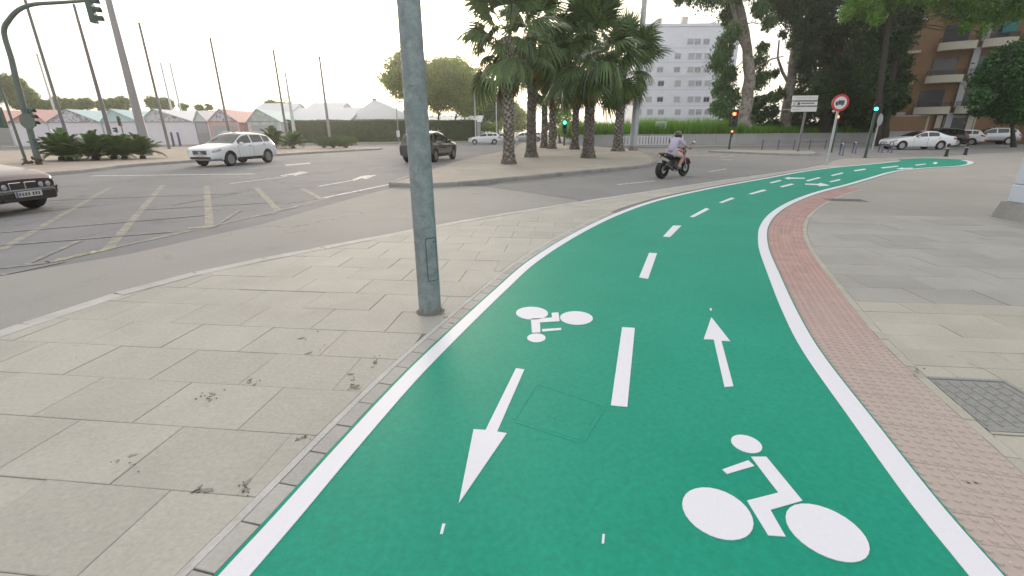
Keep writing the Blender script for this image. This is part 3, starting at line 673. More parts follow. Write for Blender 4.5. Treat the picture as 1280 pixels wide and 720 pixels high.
FG = [fan_leaf('frond', 'leaf_palm', nb_, ln_, dd, sp, pe_) for dd, sp, nb_, ln_, pe_ in ((.25, 200, 26, 1.0, 1.1), (.5, 225, 30, .95, 1.2), (.75, 240, 28, 1.05, 1.0), (1.0, 210, 26, 1.0, 1.15), (1.3, 190, 24, 1.1, .95), (.6, 160, 22, .9, 1.25))]
FD = [fan_leaf('dry_frond', 'leaf_palm_dry', 18, .9, dd, 130, .9, .6) for dd in (.8, 1.2, .5)]
FY = [fan_leaf('yellow_frond', 'leaf_palm_yellow', 22, .85, dd, 160, .9, .8) for dd in (.8, 1.1)]
BOOT = MB().add([(-.07, 0, 0), (.07, 0, 0), (.045, .05, .10), (-.045, .05, .10), (0, .085, .16), (-.06, -.02, .02), (.06, -.02, .02)], [(0, 1, 2, 3), (3, 2, 4), (5, 0, 3), (1, 6, 2)])
boot_me = bpy.data.meshes.new('boot'); boot_me.from_pydata([tuple(v) for v in BOOT.v], [], BOOT.f); boot_me.materials.append(MATS['palm_boot']); boot_me.update()
def palm(px, py, h, r, crown, nf, nd, label, ny=0, lean=(0, 0), seed=0, rad=.26):
    random.seed(seed); b = P(px, py); t = thing('fan_palm', label, 'palm tree', (b.x, b.y, .115), random.uniform(0, 6), 'palms on the median')
    prof = []; H = h; tb = MB(); n, m_ = 20, int(H/.09); pts = []; fs = []
    ax = lambda z: Vector((lean[0]*(z/H)**1.6, lean[1]*(z/H)**1.6, z))
    for i in range(m_+1):
        z = H*i/m_; rr = rad*(1.0 + .75*math.exp(-z/.28) - .25*min(1, z/H)); c = ax(z)
        for k in range(n):
            a = 2*math.pi*k/n; dia = math.sin(5*a + z*14)*math.sin(5*a - z*14); rv = rr*(1 + .10*dia + random.uniform(-.05, .05)); pts.append((c.x + rv*math.cos(a), c.y + rv*math.sin(a), z - .06))
    for i in range(m_):
        for k in range(n): fs.append((i*n+k, i*n+(k+1) % n, (i+1)*n+(k+1) % n, (i+1)*n+k))
    trunk = tb.add(pts, fs).build('trunk', 'palm_trunk', t, False)
    nb = 230 if seed < 5 else 110; bs = MB()
    for k in range(nb):                                           # cut leaf bases spiralling up the trunk, too small to pick apart
        z = .05 + (H-.2)*k/nb; a = k*2.39996; rr = rad*(1.0 + .5*math.exp(-z/.22) - .22*z/H); c = ax(z); M = Matrix.Translation((c.x, c.y, z)) @ Matrix.Rotation(a, 4, 'Z') @ Matrix.Translation((0, rr*.9, 0)) @ Matrix.Rotation(random.uniform(-.3, .1), 4, 'X') @ Matrix.Scale(random.uniform(.8, 1.5), 4)
        bs.add([M @ Vector(v) for v in BOOT.v], BOOT.f)
    tag(bs.build('leaf_base', 'palm_boot', trunk), kind='stuff')
    top = ax(H)
    def put(me, nm, az, el, sc, dz):
        o = link(nm, me, t); o.location = top + Vector((math.cos(az)*rad*.7, math.sin(az)*rad*.7, dz)); o.rotation_euler = (random.uniform(-.75, .75), -el, az); o.scale = (sc, sc, sc); return o
    for k in range(nf):
        u = (k+.5)/nf; el = R(max(-52, 84 - 128*u + random.uniform(-26, 26))); put(FG[min(5, int(u*3.6 + random.random()*2.2))], 'frond', k*2.39996 + random.uniform(-.2, .2), el, crown*random.uniform(.72, 1.2), .45 - 1.0*u)
    for k in range(nd):
        put(random.choice(FD), 'dry_frond', k*2.39996 + random.random()*.5, R(random.uniform(-90, -70)), crown*random.uniform(.5, .85), -.45 - random.uniform(0, .9))
    for k in range(ny):
        put(random.choice(FY), 'yellow_frond', random.uniform(0, 6.3), R(random.uniform(-78, -50)), crown*random.uniform(.65, .9), -.5 - random.uniform(0, .4))
    return t
palm(636, 208, 5.5, 0, 1.15, 50, 34, 'nearest fan palm on the median, thick rough trunk and brown skirt of dead leaves', 0, (.05, 0), 1, .25)
palm(735, 200, 5.4, 0, 1.32, 52, 26, 'fan palm on the median with full crown, right of centre, rough flared trunk', 6, (-.1, 0), 2, .30)
palm(664, 199, 6.4, 0, 1.18, 46, 24, 'fan palm on the median just right of the nearest one', 7, (.0, 0), 3, .28)
palm(772, 191, 6.0, 0, 1.5, 52, 24, 'fan palm on the median nearest to the pale lamp post, crown hanging low', 3, (.1, 0), 4, .34)
palm(690, 187.5, 6.0, 0, 1.3, 44, 14, 'slender fan palm at the back of the median', 2, (.1, 0), 5, .30)
palm(718, 188.5, 5.8, 0, 1.3, 44, 14, 'fan palm at the back of the median, left of the full-crowned one', 8, (0, 0), 6, .30)
palm(680, 186.5, 7.4, 0, 1.4, 32, 10, 'tall fan palm half hidden behind another trunk on the median', 4, (0, 0), 7, .29)

# ------------------------------------------------------------------ cycads on the planted island
def cycad_leaf(name, L=1.3, arch=.8):
    vs, fs, tn = [], [], []; N = 26
    f = lambda u: Vector((L*u*(1-.22*arch*u), 0, L*(.55*u - arch*.75*u*u)))
    for i in range(6):
        a, b = f(i/6), f((i+1)/6); o = len(vs); vs += [a + Vector((0, .012, 0)), a - Vector((0, .012, 0)), b - Vector((0, .01, 0)), b + Vector((0, .01, 0))]; fs.append((o, o+1, o+2, o+3)); tn.append(.5)
    for i in range(N):
        u = .12 + .88*i/N; p = f(u); l = L*.24*math.sin(math.pi*min(1, .15 + .8*u))**.6
        for s in (-1, 1):
            o = len(vs); d = Vector((.45, s, .30)).normalized()*l; w_ = Vector((.040, 0, 0)); t = random.random()
            vs += [p - w_, p + w_, p + d + Vector((0, 0, -.06*l))]; fs.append((o, o+1, o+2)); tn.append(t)
    me = bpy.data.meshes.new(name); me.from_pydata([tuple(v) for v in vs], [], fs); a_ = me.attributes.new('tone', 'FLOAT', 'FACE'); a_.data.foreach_set('value', tn)
    me.materials.append(MATS['leaf_cycad']); me.update(); return me
CY = [cycad_leaf('frond', 1.3, a) for a in (.45, .7, .95)]
def cycad(x, y, sc, n, label, seed, stems=((0, 0),)):
    random.seed(seed); b = P(x, y); t = thing('cycad', label, 'cycad', (b.x, b.y, .11), 0, 'cycads on the planted island')
    for sx_, sy_ in stems:
        MB().lathe([(.16*sc, -.05), (.15*sc, .10*sc), (.12*sc, .18*sc), (.03, .20*sc)], 10, Matrix.Translation((sx_, sy_, 0))).build('stem', 'bark_dark', t, True)
        for k in range(n):
            u = (k+.5)/n; o = link('frond', random.choice(CY), t); o.location = (sx_, sy_, .16*sc); s = sc*random.uniform(.85, 1.15)
            o.rotation_euler = (random.uniform(-.2, .2), -R(70 - 76*u + random.uniform(-8, 8)), k*2.39996); o.scale = (s, s, s)
cycad(88, 203.5, 1.2, 40, 'large dark green cycad clump nearest the arched traffic light', 21, ((0, 0), (1.1, .5), (-.9, .5)))
cycad(120, 200.5, 1.2, 44, 'middle cycad, half hidden behind the two larger ones', 22)
cycad(157, 201.5, 1.1, 42, 'dense low cycad clump right of the large one, before the white tent wall', 23, ((0, 0), (-1.0, .4), (.9, .3)))
cycad(344, 186.5, 1.5, 54, 'round dark cycad just behind the white sport utility car', 24)
cycad(367, 187, 1.25, 48, 'lighter green cycad right of the dark round one', 25)
def bush(px, py, rw, h, label, m='leaf_cycad', dens=50, seed=1):
    b = P(px, py); t = thing('shrub', label, 'shrub', (b.x, b.y, .11), 0, 'low shrubs on the planted island'); tb = MB()
    for k in range(6): limb(tb, (0, 0, -.1), (rw*.6*math.cos(k), rw*.6*math.sin(k), h*.7), .05, .015, 5)
    tb.build('stem', 'bark', t)
    p, s, tn = clumps([((rw*.5*math.cos(k*1.05), rw*.5*math.sin(k*1.05), h*.5), rw*.62) for k in range(6)] + [((0, 0, h*.66), rw*.6)], dens, .16, .3, h/rw*.55)
    leaf_mesh('crown', p, s, m, t, .4, tones=tn)
bush(405, 186.3, .9, 1.25, 'pale low shrub, leftmost of the three by the pale mast', 'leaf_euc_mid')
bush(417, 186.6, 1.0, 1.3, 'dark low shrub, middle of the three by the pale mast')
bush(433, 186.4, 1.1, 1.25, 'dark wide shrub, rightmost of the three by the pale mast')
# ivy-like small plants at the foot of the signal
def weed(px, py, label):
    b = P(px, py); t = thing('flower_clump', label, 'plant', (b.x, b.y, .11)); p, s, tn = clumps([((0, 0, .18), .3), ((.35, .1, .14), .22), ((-.3, 0, .12), .2)], 120, .1, .3); leaf_mesh('leaves', p, s, 'leaf_brown', t, tones=tn)
    MB().tube([(0, 0, -.1), (0, 0, .2)], .015, 5).build('stem', 'bark', t)
weed(42, 209, 'small reddish brown plant at the foot of the arched traffic light')

# ------------------------------------------------------------------ clipped hedge
ha, hb = Vector((-36.2, 72.4)), Vector((-5.6, 80.4)); hd = (hb-ha); hl = hd.length; hu = hd.normalized(); hn = Vector((hu.y, -hu.x))
hedge = thing('clipped_hedge', 'long straight clipped dark green hedge before the white tents', 'hedge', (ha.x, ha.y, .1), math.atan2(hd.y, hd.x))
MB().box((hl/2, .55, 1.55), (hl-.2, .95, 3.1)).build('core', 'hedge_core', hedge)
n = 26000; pts = np.empty((n, 3)); f_ = rng.random(n)
pts[:, 0] = rng.random(n)*hl; pts[:, 1] = np.where(f_ < .72, rng.normal(.02, .05, n), rng.random(n)*1.1); pts[:, 2] = np.where(f_ < .72, rng.random(n)*3.25, 3.2 + rng.normal(0, .07, n)); pts[:, 1] += .05*np.sin(pts[:, 0]*1.7) + .04*np.sin(pts[:, 0]*4.1)
pts[:, 2] += .05*np.sin(pts[:, 0]*.9)*(f_ >= .72)
leaf_mesh('foliage', pts, .17*rng.uniform(.6, 1.3, n), 'leaf_hedge', hedge, .55)
# low far hedge line beyond, towards the parked cars
def blob_px(l, Y, jit=1.5):
    return [(tuple(at(x, y, Y + random.uniform(-jit, jit))), r*mpp(Y)) for x, y, r in l]
random.seed(31)
# ------------------------------------------------------------------ round-headed trees behind the hedge
def round_tree(tx, Y, blobs, label, m, top_y, r0=.22, dens=34, leaf=.34):
    b = at(tx, 170, Y); b.z = .0; return tree('round_headed_tree', label, 'tree', b, blob_px(blobs, Y, 2.2), at(tx - 1, top_y, Y), r0, m, 'bark', dens, leaf, 'round-headed trees behind the hedge', sub=.62)
round_tree(507, 76, [(498, 92, 22), (515, 86, 22), (508, 110, 20), (488, 102, 12), (526, 104, 20), (505, 78, 14), (524, 124, 12)], 'round-headed tree partly hidden by the near grey post', 'leaf_round', 140)
round_tree(549, 80, [(548, 100, 24), (562, 92, 22), (540, 112, 20), (566, 115, 24), (552, 84, 14), (548, 130, 16), (576, 100, 18)], 'round-headed sunlit tree directly right of the near grey post', 'leaf_round', 143)
round_tree(570, 88, [(585, 100, 20), (590, 118, 18), (576, 128, 16), (570, 84, 14), (598, 122, 14), (584, 136, 12)], 'round-headed tree behind the sunlit one, left of the nearest palm', 'leaf_round', 146)
round_tree(600, 105, [(604, 126, 18), (614, 122, 16), (608, 140, 16), (596, 142, 14), (622, 136, 14)], 'darker tree between the round-headed trees and the nearest palm trunk', 'leaf_round_dark', 152, .25, 34, .36)
round_tree(640, 130, [(640, 138, 12), (648, 146, 11), (634, 150, 12), (652, 156, 9), (622, 154, 10), (644, 158, 9)], 'distant tree seen between the trunks of the two front palms', 'leaf_round', 160, .3, 34, .42)
round_tree(612, 96, [(604, 158, 7), (612, 160, 8), (597, 162, 6), (621, 163, 7)], 'low bright green tree above the far parked white cars', 'leaf_bright', 166, .2, 40, .28)
for i, (x, Y, bl, lb) in enumerate(((700, 66, [(700, 150, 9), (708, 142, 10), (694, 142, 9), (712, 152, 7)], 'yellow-green tree seen between the palm trunks'), (690, 74, [(686, 158, 8), (722, 158, 8), (710, 166, 8), (694, 166, 8)], 'low dark bushy tree beyond the palm trunks'))):
    round_tree(x, Y, bl, lb, 'leaf_bright' if i == 0 else 'leaf_dark', 166, .2, 34, .26)
# ------------------------------------------------------------------ tree line behind the tents
random.seed(5)
FT = [(4, 108, 16), (20, 118, 14), (46, 130, 9), (62, 127, 9), (88, 130, 9), (104, 129, 8), (132, 131, 8), (146, 130, 9), (196, 130, 9), (206, 128, 8), (232, 133, 5), (255, 135, 5), (335, 129, 5), (348, 130, 4), (360, 130, 3)]
FN = ['tall rounded tree at the left edge, behind the arched traffic light', 'rounded tree just right of the tallest one behind the tents', 'low tree top above the pink tent roof', 'low tree top left of the first printed gable', 'tree top over the ridge of the first printed gable', 'tree top right of the first printed gable', 'tree top left of the thick lilac mast', 'tree top touching the thick lilac mast on its left', 'bushy tree top right of the thick lilac mast', 'second bushy tree top above the second printed gable', 'small tree top left of the tall thin mast by the white car', 'small tree top beside the mast over the white car', 'small tree top above the pale green gable, left one', 'small tree top above the pale green gable, middle one', 'small tree top above the pale green gable, right one']
for (x, y, r), lb in zip(FT, FN):
    Y = 105; b = at(x, 168, Y); b.z = 0; c = at(x, y, Y); rr = r*mpp(Y)*1.15
    bl = [((c.x + random.uniform(-.8, .8)*rr, c.y + random.uniform(-1, 1), c.z + random.uniform(-.6, .25)*rr), rr*random.uniform(.5, .8)) for _ in range(6)]
    tree('far_tree', lb, 'tree', b, bl, (b.x, b.y, c.z - rr*.4), .22, 'leaf_far', 'bark', 60, .36, 'trees behind the tents', sub=.4)

# ------------------------------------------------------------------ tall eucalyptus trees and dark undergrowth on the bank
random.seed(17)
def euc(name, label, trunk_px, Y, rads, blobs, leafm, dens=24, leaf=.34, hang=.55, barkm='bark_euc', jit=3.0, cat='tree', extra=()):
    tp = [at(x, y, Y + random.uniform(-.3, .3)) for x, y in trunk_px]; b = tp[0].copy(); t = thing(name, label, cat, b, 0, 'tall trees on the bank'); tb = MB()
    fine = []; rr = []
    for i in range(len(tp)-1):
        for k in range(3): fine.append(tp[i].lerp(tp[i+1], k/3) - b + Vector((random.uniform(-.06, .06), random.uniform(-.06, .06), 0))); rr.append((rads[i] + (rads[i+1]-rads[i])*k/3)*random.uniform(.93, 1.07))
    fine.append(tp[-1]-b); rr.append(rads[-1]); fine[0] = fine[0] - Vector((0, 0, .6)); tb.tube(fine, rr, 14)
    for pts, r0, r1 in extra: 
        q = [at(x, y, Y + random.uniform(-.5, .5)) - b for x, y in pts]; tb.tube(q, [r0 + (r1-r0)*i/(len(q)-1) for i in range(len(q))], 9)
    bl = blob_px(blobs, Y, jit)
    for c, r in bl[::2]:
        c = Vector(c) - b; k = min(range(len(fine)), key=lambda i: (fine[i] - Vector((c.x*.3, c.y*.3, c.z + 1))).length); limb(tb, fine[k], c, rads[-1]*.35, .03, 6)
    tb.build('trunk', barkm, t, True)
    p, s, tn = clumps([(Vector(c)-b, r) for c, r in bl], dens, leaf, .62, 1.0); leaf_mesh('crown', p, s, leafm, t, .36, hang, tones=tn); return t
euc('eucalyptus', 'tall eucalyptus with pale mottled trunk behind the red traffic light', [(927, 171), (929, 150), (934, 122), (937, 95), (934, 62), (929, 30), (921, 0), (912, -50), (905, -110)], 54, [.95, .72, .62, .58, .50, .46, .42, .3, .2],
    [(905, 62, 11), (900, 78, 12), (908, 94, 12), (902, 110, 11), (912, 124, 12), (900, 134, 10), (912, 146, 10), (916, 40, 9), (908, 22, 9), (912, 4, 10), (948, 78, 9), (955, 60, 7), (962, 30, 8), (950, 12, 9), (950, 100, 10), (884, -6, 14), (862, -8, 10), (850, 0, 6), (900, -22, 18), (930, -30, 22), (960, -26, 20), (890, -60, 26), (930, -80, 30), (870, -40, 16), (905, 52, 7)], 'leaf_euc_mid', 64, .36, extra=[([(934, 66), (926, 48), (921, 30), (916, 8), (911, -20)], .3, .2), ([(937, 92), (950, 82), (964, 74), (980, 70)], .16, .05)])
euc('eucalyptus', 'pale leaning eucalyptus trunk left of the blue and white direction sign', [(981, 171), (982, 150), (985, 128), (989, 100), (992, 70), (997, 35), (1002, 0), (1006, -60)], 57, [.75, .65, .55, .50, .44, .40, .34, .2],
    [(975, 8, 13), (990, 20, 12), (1005, 38, 13), (994, 54, 9), (1010, 60, 13), (1003, 80, 12), (1012, 96, 13), (968, 92, 6), (975, 118, 7), (968, -12, 18), (1000, -26, 24), (985, 0, 10), (980, 42, 5)], 'leaf_euc', 64, .36, extra=[([(988, 108), (978, 90), (972, 72), (974, 50)], .2, .08)])
euc('eucalyptus', 'dark leaning tree trunk in the shade right of the direction sign', [(1030, 168), (1032, 140), (1036, 112), (1044, 80), (1052, 50), (1060, 15), (1064, -40)], 55, [.6, .52, .46, .42, .36, .3, .2],
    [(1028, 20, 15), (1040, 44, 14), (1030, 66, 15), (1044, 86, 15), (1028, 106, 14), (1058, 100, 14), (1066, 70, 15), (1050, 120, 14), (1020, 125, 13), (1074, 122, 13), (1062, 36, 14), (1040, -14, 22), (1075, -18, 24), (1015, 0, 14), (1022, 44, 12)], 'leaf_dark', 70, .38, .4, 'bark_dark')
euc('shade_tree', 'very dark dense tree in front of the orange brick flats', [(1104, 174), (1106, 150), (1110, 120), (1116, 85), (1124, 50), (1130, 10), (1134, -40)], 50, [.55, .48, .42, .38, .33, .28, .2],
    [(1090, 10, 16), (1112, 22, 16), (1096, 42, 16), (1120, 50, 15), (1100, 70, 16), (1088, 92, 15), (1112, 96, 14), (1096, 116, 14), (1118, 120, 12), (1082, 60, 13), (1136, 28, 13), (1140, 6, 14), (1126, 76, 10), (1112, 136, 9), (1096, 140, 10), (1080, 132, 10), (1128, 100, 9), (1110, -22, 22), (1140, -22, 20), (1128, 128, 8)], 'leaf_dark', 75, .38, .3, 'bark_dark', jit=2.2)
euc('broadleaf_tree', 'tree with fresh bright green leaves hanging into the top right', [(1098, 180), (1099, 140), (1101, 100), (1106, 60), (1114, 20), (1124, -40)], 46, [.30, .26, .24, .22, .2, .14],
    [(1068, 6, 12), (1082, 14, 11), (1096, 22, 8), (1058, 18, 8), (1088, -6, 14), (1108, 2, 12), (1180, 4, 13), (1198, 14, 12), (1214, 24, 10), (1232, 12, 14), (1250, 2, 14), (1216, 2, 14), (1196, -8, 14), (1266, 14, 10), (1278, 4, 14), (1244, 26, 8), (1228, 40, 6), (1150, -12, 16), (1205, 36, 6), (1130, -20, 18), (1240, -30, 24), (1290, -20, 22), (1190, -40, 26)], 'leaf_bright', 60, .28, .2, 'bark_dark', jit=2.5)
# dark bushes under the trees
random.seed(23)
def under(label, l, Y, m='leaf_dark', dens=60, leaf=.32):
    bl = blob_px(l, Y, 1.2); x = sum(q[0] for q in l)/len(l); b = at(x, 172, Y); b.z = .9; t = thing('bush', label, 'bush', b, 0, 'bushes under the tall trees'); tb = MB()
    for c, r in bl: limb(tb, (0, 0, -.3), Vector(c)-b, .08, .03, 5)
    tb.build('stem', 'bark_dark', t); p, s, tn = clumps([(Vector(c)-b, r) for c, r in bl], dens, leaf, .4); leaf_mesh('crown', p, s, m, t, .5, tones=tn)
under('leafy bush between the two pale eucalyptus trunks', [(950, 128, 10), (962, 140, 10), (948, 148, 10), (964, 122, 8), (968, 156, 9), (952, 160, 8), (942, 136, 7)], 56, 'leaf_euc_mid')
under('dark bush behind the direction sign', [(1000, 118, 10), (1008, 134, 11), (998, 150, 11), (1012, 158, 9), (1002, 164, 8), (1016, 142, 9)], 58)
under('dark bush behind the round red and white sign', [(1032, 136, 11), (1044, 148, 11), (1030, 156, 10), (1048, 162, 9), (1060, 142, 11), (1066, 156, 10), (1028, 166, 7)], 57)
under('dark bush behind the green traffic light', [(1080, 146, 10), (1092, 152, 9), (1078, 160, 9), (1096, 162, 8), (1072, 166, 6)], 55)
under('brownish bush high among the dark trees', [(1046, 70, 10), (1052, 84, 10), (1060, 62, 8), (1042, 90, 7)], 60, 'leaf_brown', 22)
# street tree at the right edge
round_b = [(1232, 96, 15), (1252, 84, 17), (1270, 98, 16), (1246, 112, 16), (1226, 124, 11), (1264, 124, 16), (1240, 136, 12), (1284, 84, 18), (1290, 116, 18), (1256, 146, 10), (1276, 146, 11), (1262, 66, 12), (1218, 140, 7), (1242, 74, 9), (1280, 62, 12)]
random.seed(9); b = P(1268, 184); b.z = 0
tree('street_tree', 'dark green street tree above the silver car at the right edge', 'tree', b, blob_px(round_b, 41, 1.8), at(1262, 122, b.y), .16, 'leaf_street', 'bark_dark', 70, .28, sub=.6)

# ------------------------------------------------------------------ grass bank behind the wall
bank = [Vector((6, 51.2)), Vector((14, 50.2)), Vector((24, 51.6)), Vector((34, 54.6)), Vector((42, 53.5))]
bm_ = MB(); bc = resample(smooth_curve(bank, 6), .8); rows = []
for d, z in ((0, .95), (1.5, 1.15), (5, 1.5), (16, 2.0), (60, 2.4)): rows.append([Vector((p.x, p.y, z)) for p in offset(bc, d)])
vs = [v for r_ in rows for v in r_]; nb = len(bc)
structure(bm_.add(vs, [(i*nb+k, i*nb+k+1, (i+1)*nb+k+1, (i+1)*nb+k) for i in range(4) for k in range(nb-1)]).build('bank', 'grass_soil'))
n = 15000; gv = np.empty((n, 3, 3)); cur = np.array([(p.x, p.y) for p in resample(bc, .1)])
i_ = rng.integers(0, len(cur)-1, n); dep = rng.random(n)**1.5*5; bx = cur[i_, 0] + rng.normal(0, .15, n) - dep*.10; by = cur[i_, 1] + .15 + dep; bz = .95 + np.clip(dep*.12, 0, .6)
keep = np.sin(cur[i_, 0]*.9) + np.sin(cur[i_, 0]*.31 + 2)
h = (1.05 + .35*rng.random(n) + .10*keep)*np.where(bx > 33, .75, 1.0)*np.where(bx > 26, .8, 1.15); a = rng.random(n)*6.28; wd = .035*rng.uniform(.6, 1.3, n)
gv[:, 0] = np.stack([bx - wd*np.cos(a), by - wd*np.sin(a), bz - .1], 1); gv[:, 1] = np.stack([bx + wd*np.cos(a), by + wd*np.sin(a), bz - .1], 1); gv[:, 2] = np.stack([bx + rng.normal(0, .22, n), by + rng.normal(0, .22, n), bz + h], 1)
me = bpy.data.meshes.new('tall_grass'); me.from_pydata(gv.reshape(-1, 3).tolist(), [], np.arange(3*n).reshape(-1, 3).tolist()); a_ = me.attributes.new('tone', 'FLOAT', 'FACE'); a_.data.foreach_set('value', rng.random(n).astype(np.float32)); me.materials.append(MATS['grass']); me.update()
tag(link('tall_grass', me), 'tall green grass on the bank behind the low wall', 'grass', kind='stuff')
# ================================================================== BUILDINGS, TENTS, WALLS
def quad_mesh(a, b, c, d, name, m, parent, th=.03):
    a, b, c, d = map(Vector, (a, b, c, d)); n = (b-a).cross(d-a).normalized()*th
    return MB().add([a, b, c, d, a-n, b-n, c-n, d-n], [(0, 1, 2, 3), (7, 6, 5, 4), (0, 4, 5, 1), (1, 5, 6, 2), (2, 6, 7, 3), (3, 7, 4, 0)]).build(name, m, parent)
def tri_mesh(a, b, c, name, m, parent, th=.03):
    a, b, c = map(Vector, (a, b, c)); n = (b-a).cross(c-a).normalized()*th
    return MB().add([a, b, c, a-n, b-n, c-n], [(0, 1, 2), (5, 4, 3), (0, 3, 4, 1), (1, 4, 5, 2), (2, 5, 3, 0)]).build(name, m, parent)
# white block of flats far behind the palms
BY = 100.0
bl_, br_ = at(792, 160, BY), at(909, 160, BY); ztop = at(850, 33, BY).z; Wd = br_.x - bl_.x
flats = thing('apartment_building', 'large white block of flats with rows of small windows behind the palms', 'building', (bl_.x, BY, 0))
wall = MB().box((Wd/2, 6, ztop/2), (Wd, 12, ztop)).build('wall', 'render_white', flats)
MB().box((Wd/2, 6, ztop + .25), (Wd + .3, 12.3, .5)).build('roof', 'render_white', flats)
for x, w_, h_ in ((1.5, .9, 1.6), (5.2, .8, .7), (6.6, 1.1, 1.9), (12.4, .9, .9)): MB().box((x + 3, 4, ztop + .5 + h_/2), (w_, 1, h_)).build('chimney', 'render_cream', flats)
rows_y = (52, 70, 87, 104, 124, 140, 157); cols_x = (797, 811, 825, 846, 863, 872, 883, 899)
random.seed(41)
for r_, yy in enumerate(rows_y):
    for c_, xx in enumerate(cols_x):
        if r_ == 0 and c_ < 4: continue
        p = at(xx + (1.2 if r_ % 2 else 0), yy, BY); x = p.x - bl_.x; z = p.z; open_ = random.random()
        w_, h_ = 1.2, 1.0
        fr = MB()
        for sx_, sz_, dx, dz in ((0, h_/2 + .04, w_ + .16, .08), (0, -h_/2 - .05, w_ + .24, .10), (-w_/2 - .04, 0, .08, h_), (w_/2 + .04, 0, .08, h_)): fr.box((x + sx_, -.03, z + sz_), (dx, .10, dz))
        o = fr.build('window', 'render_white', flats)
        sp = .18 if open_ < .22 else (.55 if open_ < .5 else .85)
        MB().box((x, -.012, z + h_/2 - h_*sp/2), (w_, .03, h_*sp)).build('blind', 'window_shade', o)
        for s in (-1, 1): MB().box((x + s*w_/4, -.008, z - h_/2 + h_*(1-sp)/2), (w_/2 - .04, .02, h_*(1-sp))).build('pane', 'window_dark' if open_ < .14 else 'window_far', o)
    zb = at(850, yy + 8, BY).z
    MB().box((Wd/2, -.015, zb), (Wd, .03, .05)).build('string_course', 'window_shade', flats)

# orange brick flats with curved white balconies, right
O = Vector((41.5, 60.0)); FA = R(-34); fx = Vector((math.cos(FA), math.sin(FA)))
brick = thing('brick_apartment_building', 'orange brick flats with cream balconies behind the parked cars', 'building', (O.x, O.y, 0), FA)
FH = 3.25; NF = 5; LW = 40
MB().box((LW/2, 5, FH*NF/2), (LW, 10, FH*NF)).build('wall', 'brick_orange', brick)
MB().box((LW/2, 5, FH*NF + .3), (LW + .6, 10.6, .6)).build('roof', 'render_cream', brick)
def world_s(px, Y0=None):          # distance along the facade for a picture column
    d = ray(px, 150); t = (O.x*fx.y - O.y*fx.x)/(d.x*fx.y - d.y*fx.x); p = Vector((d.x*t, d.y*t)); return (p-O).dot(fx)
def balcony(s0, s1, z, depth=1.2, screen=None, plants=0):
    mb = MB(); n = 9; poly = [(s0, 0)]
    for i in range(n): t = i/(n-1); poly.append((s0 + (s1-s0)*t, -depth*(math.sin(math.pi*(.12 + .76*t))**.35)))
    poly.append((s1, 0)); b = mb.prism(ccw(poly), z - .15, z + .62).build('balcony', 'render_cream', brick)
    rail = MB(); pts = [Vector((q[0], q[1]*.95, z + 1.10)) for q in poly]; rail.tube(pts, .025, 5).build('handrail', 'railing_dark', b)
    for i in range(len(pts)-1):
        for k in range(4): q = pts[i].lerp(pts[i+1], k/4); MB().tube([q, Vector((q.x, q.y, z + .60))], .014, 4).build('baluster', 'railing_dark', b)
    d0_, d1 = s0 + (s1-s0)*.10, s0 + (s1-s0)*.74
    fr = MB().box(((d0_+d1)/2, -.02, z + 1.3), (d1-d0_ + .16, .06, 2.3)).build('balcony_door', 'railing_dark', brick); MB().box(((d0_+d1)/2, -.055, z + 1.28), (d1-d0_, .03, 2.16)).build('pane', 'window_dark', fr)
    if screen: MB().box(((s0+s1)/2 + .4, -depth*.8, z + 1.75), ((s1-s0)*.42, .05, 1.5)).build('awning', screen, b)
    return b
sA, sB, sC, sD = world_s(1150), world_s(1206), world_s(1222), world_s(1275)
for k in range(1, 5):
    z = FH*k
    balcony(sA - 1.2 + .35*k, sA + 1.9 + .35*k, z, 1.1)
    balcony(sA + 2.3 + .35*k, sB + .6 + .5*k, z, 1.35, 'awning' if k == 3 else None)
    balcony(sC + 1.5, sD + 1.0, z, 1.1)
    pil = MB().box((sA + 2.1 + .35*k, -.25, z - FH/2 + .25), (.55, .5, FH - .55)).build('pilaster', 'render_grey', brick)
for k in range(1, NF):
    for s in (sA - 4.4, sA - 7.5, sD + 4, sD + 8):
        fr = MB().box((s, -.03, FH*k + 1.5), (1.5, .1, 1.5)).build('window', 'render_cream', brick); MB().box((s, -.085, FH*k + 1.5), (1.3, .03, 1.3)).build('pane', 'window_dark', fr)
    MB().box((sA - 6, -.10, FH*k), (9, .22, .26)).build('string_course', 'render_cream', brick)
# ground floor: cream piers, dark entrance
for s in (sA - .6, sA + .5, sA + 1.6, sB + .4): MB().box((s, -.25, 1.5), (.5, .5, 3.0)).build('pier', 'render_cream', brick)
for s in (sA - .05, sA + 1.05): 
    fr = MB().box((s, -.04, 1.7), (.5, .08, 1.7)).build('window', 'render_cream', brick); MB().box((s, -.09, 1.7), (.36, .03, 1.5)).build('pane', 'window_dark', fr)
ent = MB().box((sA + 3.4, -.06, 1.5), (2.7, .12, 2.9)).build('entrance', 'render_cream', brick); MB().box((sA + 3.4, -.13, 1.4), (2.4, .05, 2.6)).build('entrance_door', 'window_dark', ent)
MB().ball((sA + 3.9, -.22, 2.1), .09).build('entrance_lamp', 'plate', ent)
MB().box((sD + 2.2, -1.6, FH*NF/2 + 1.2), (1.6, 3.0, FH*NF - 2)).build('stair_tower', 'render_grey', brick)
# low orange garden wall left of it, with pale base
gw = thing('brick_wall', 'low orange brick wall with pale base left of the flats', 'wall', (at(1092, 160, 56).x, 56, 0), R(-8)); 
MB().box((3.2, .2, .65), (7.6, .5, 1.3)).build('base', 'wall_concrete', gw); MB().box((3.2, .25, 2.1), (7.4, .36, 1.62)).build('wall', 'brick_orange', gw); MB().box((3.2, .25, 2.96), (7.5, .46, .10)).build('coping', 'render_cream', gw)

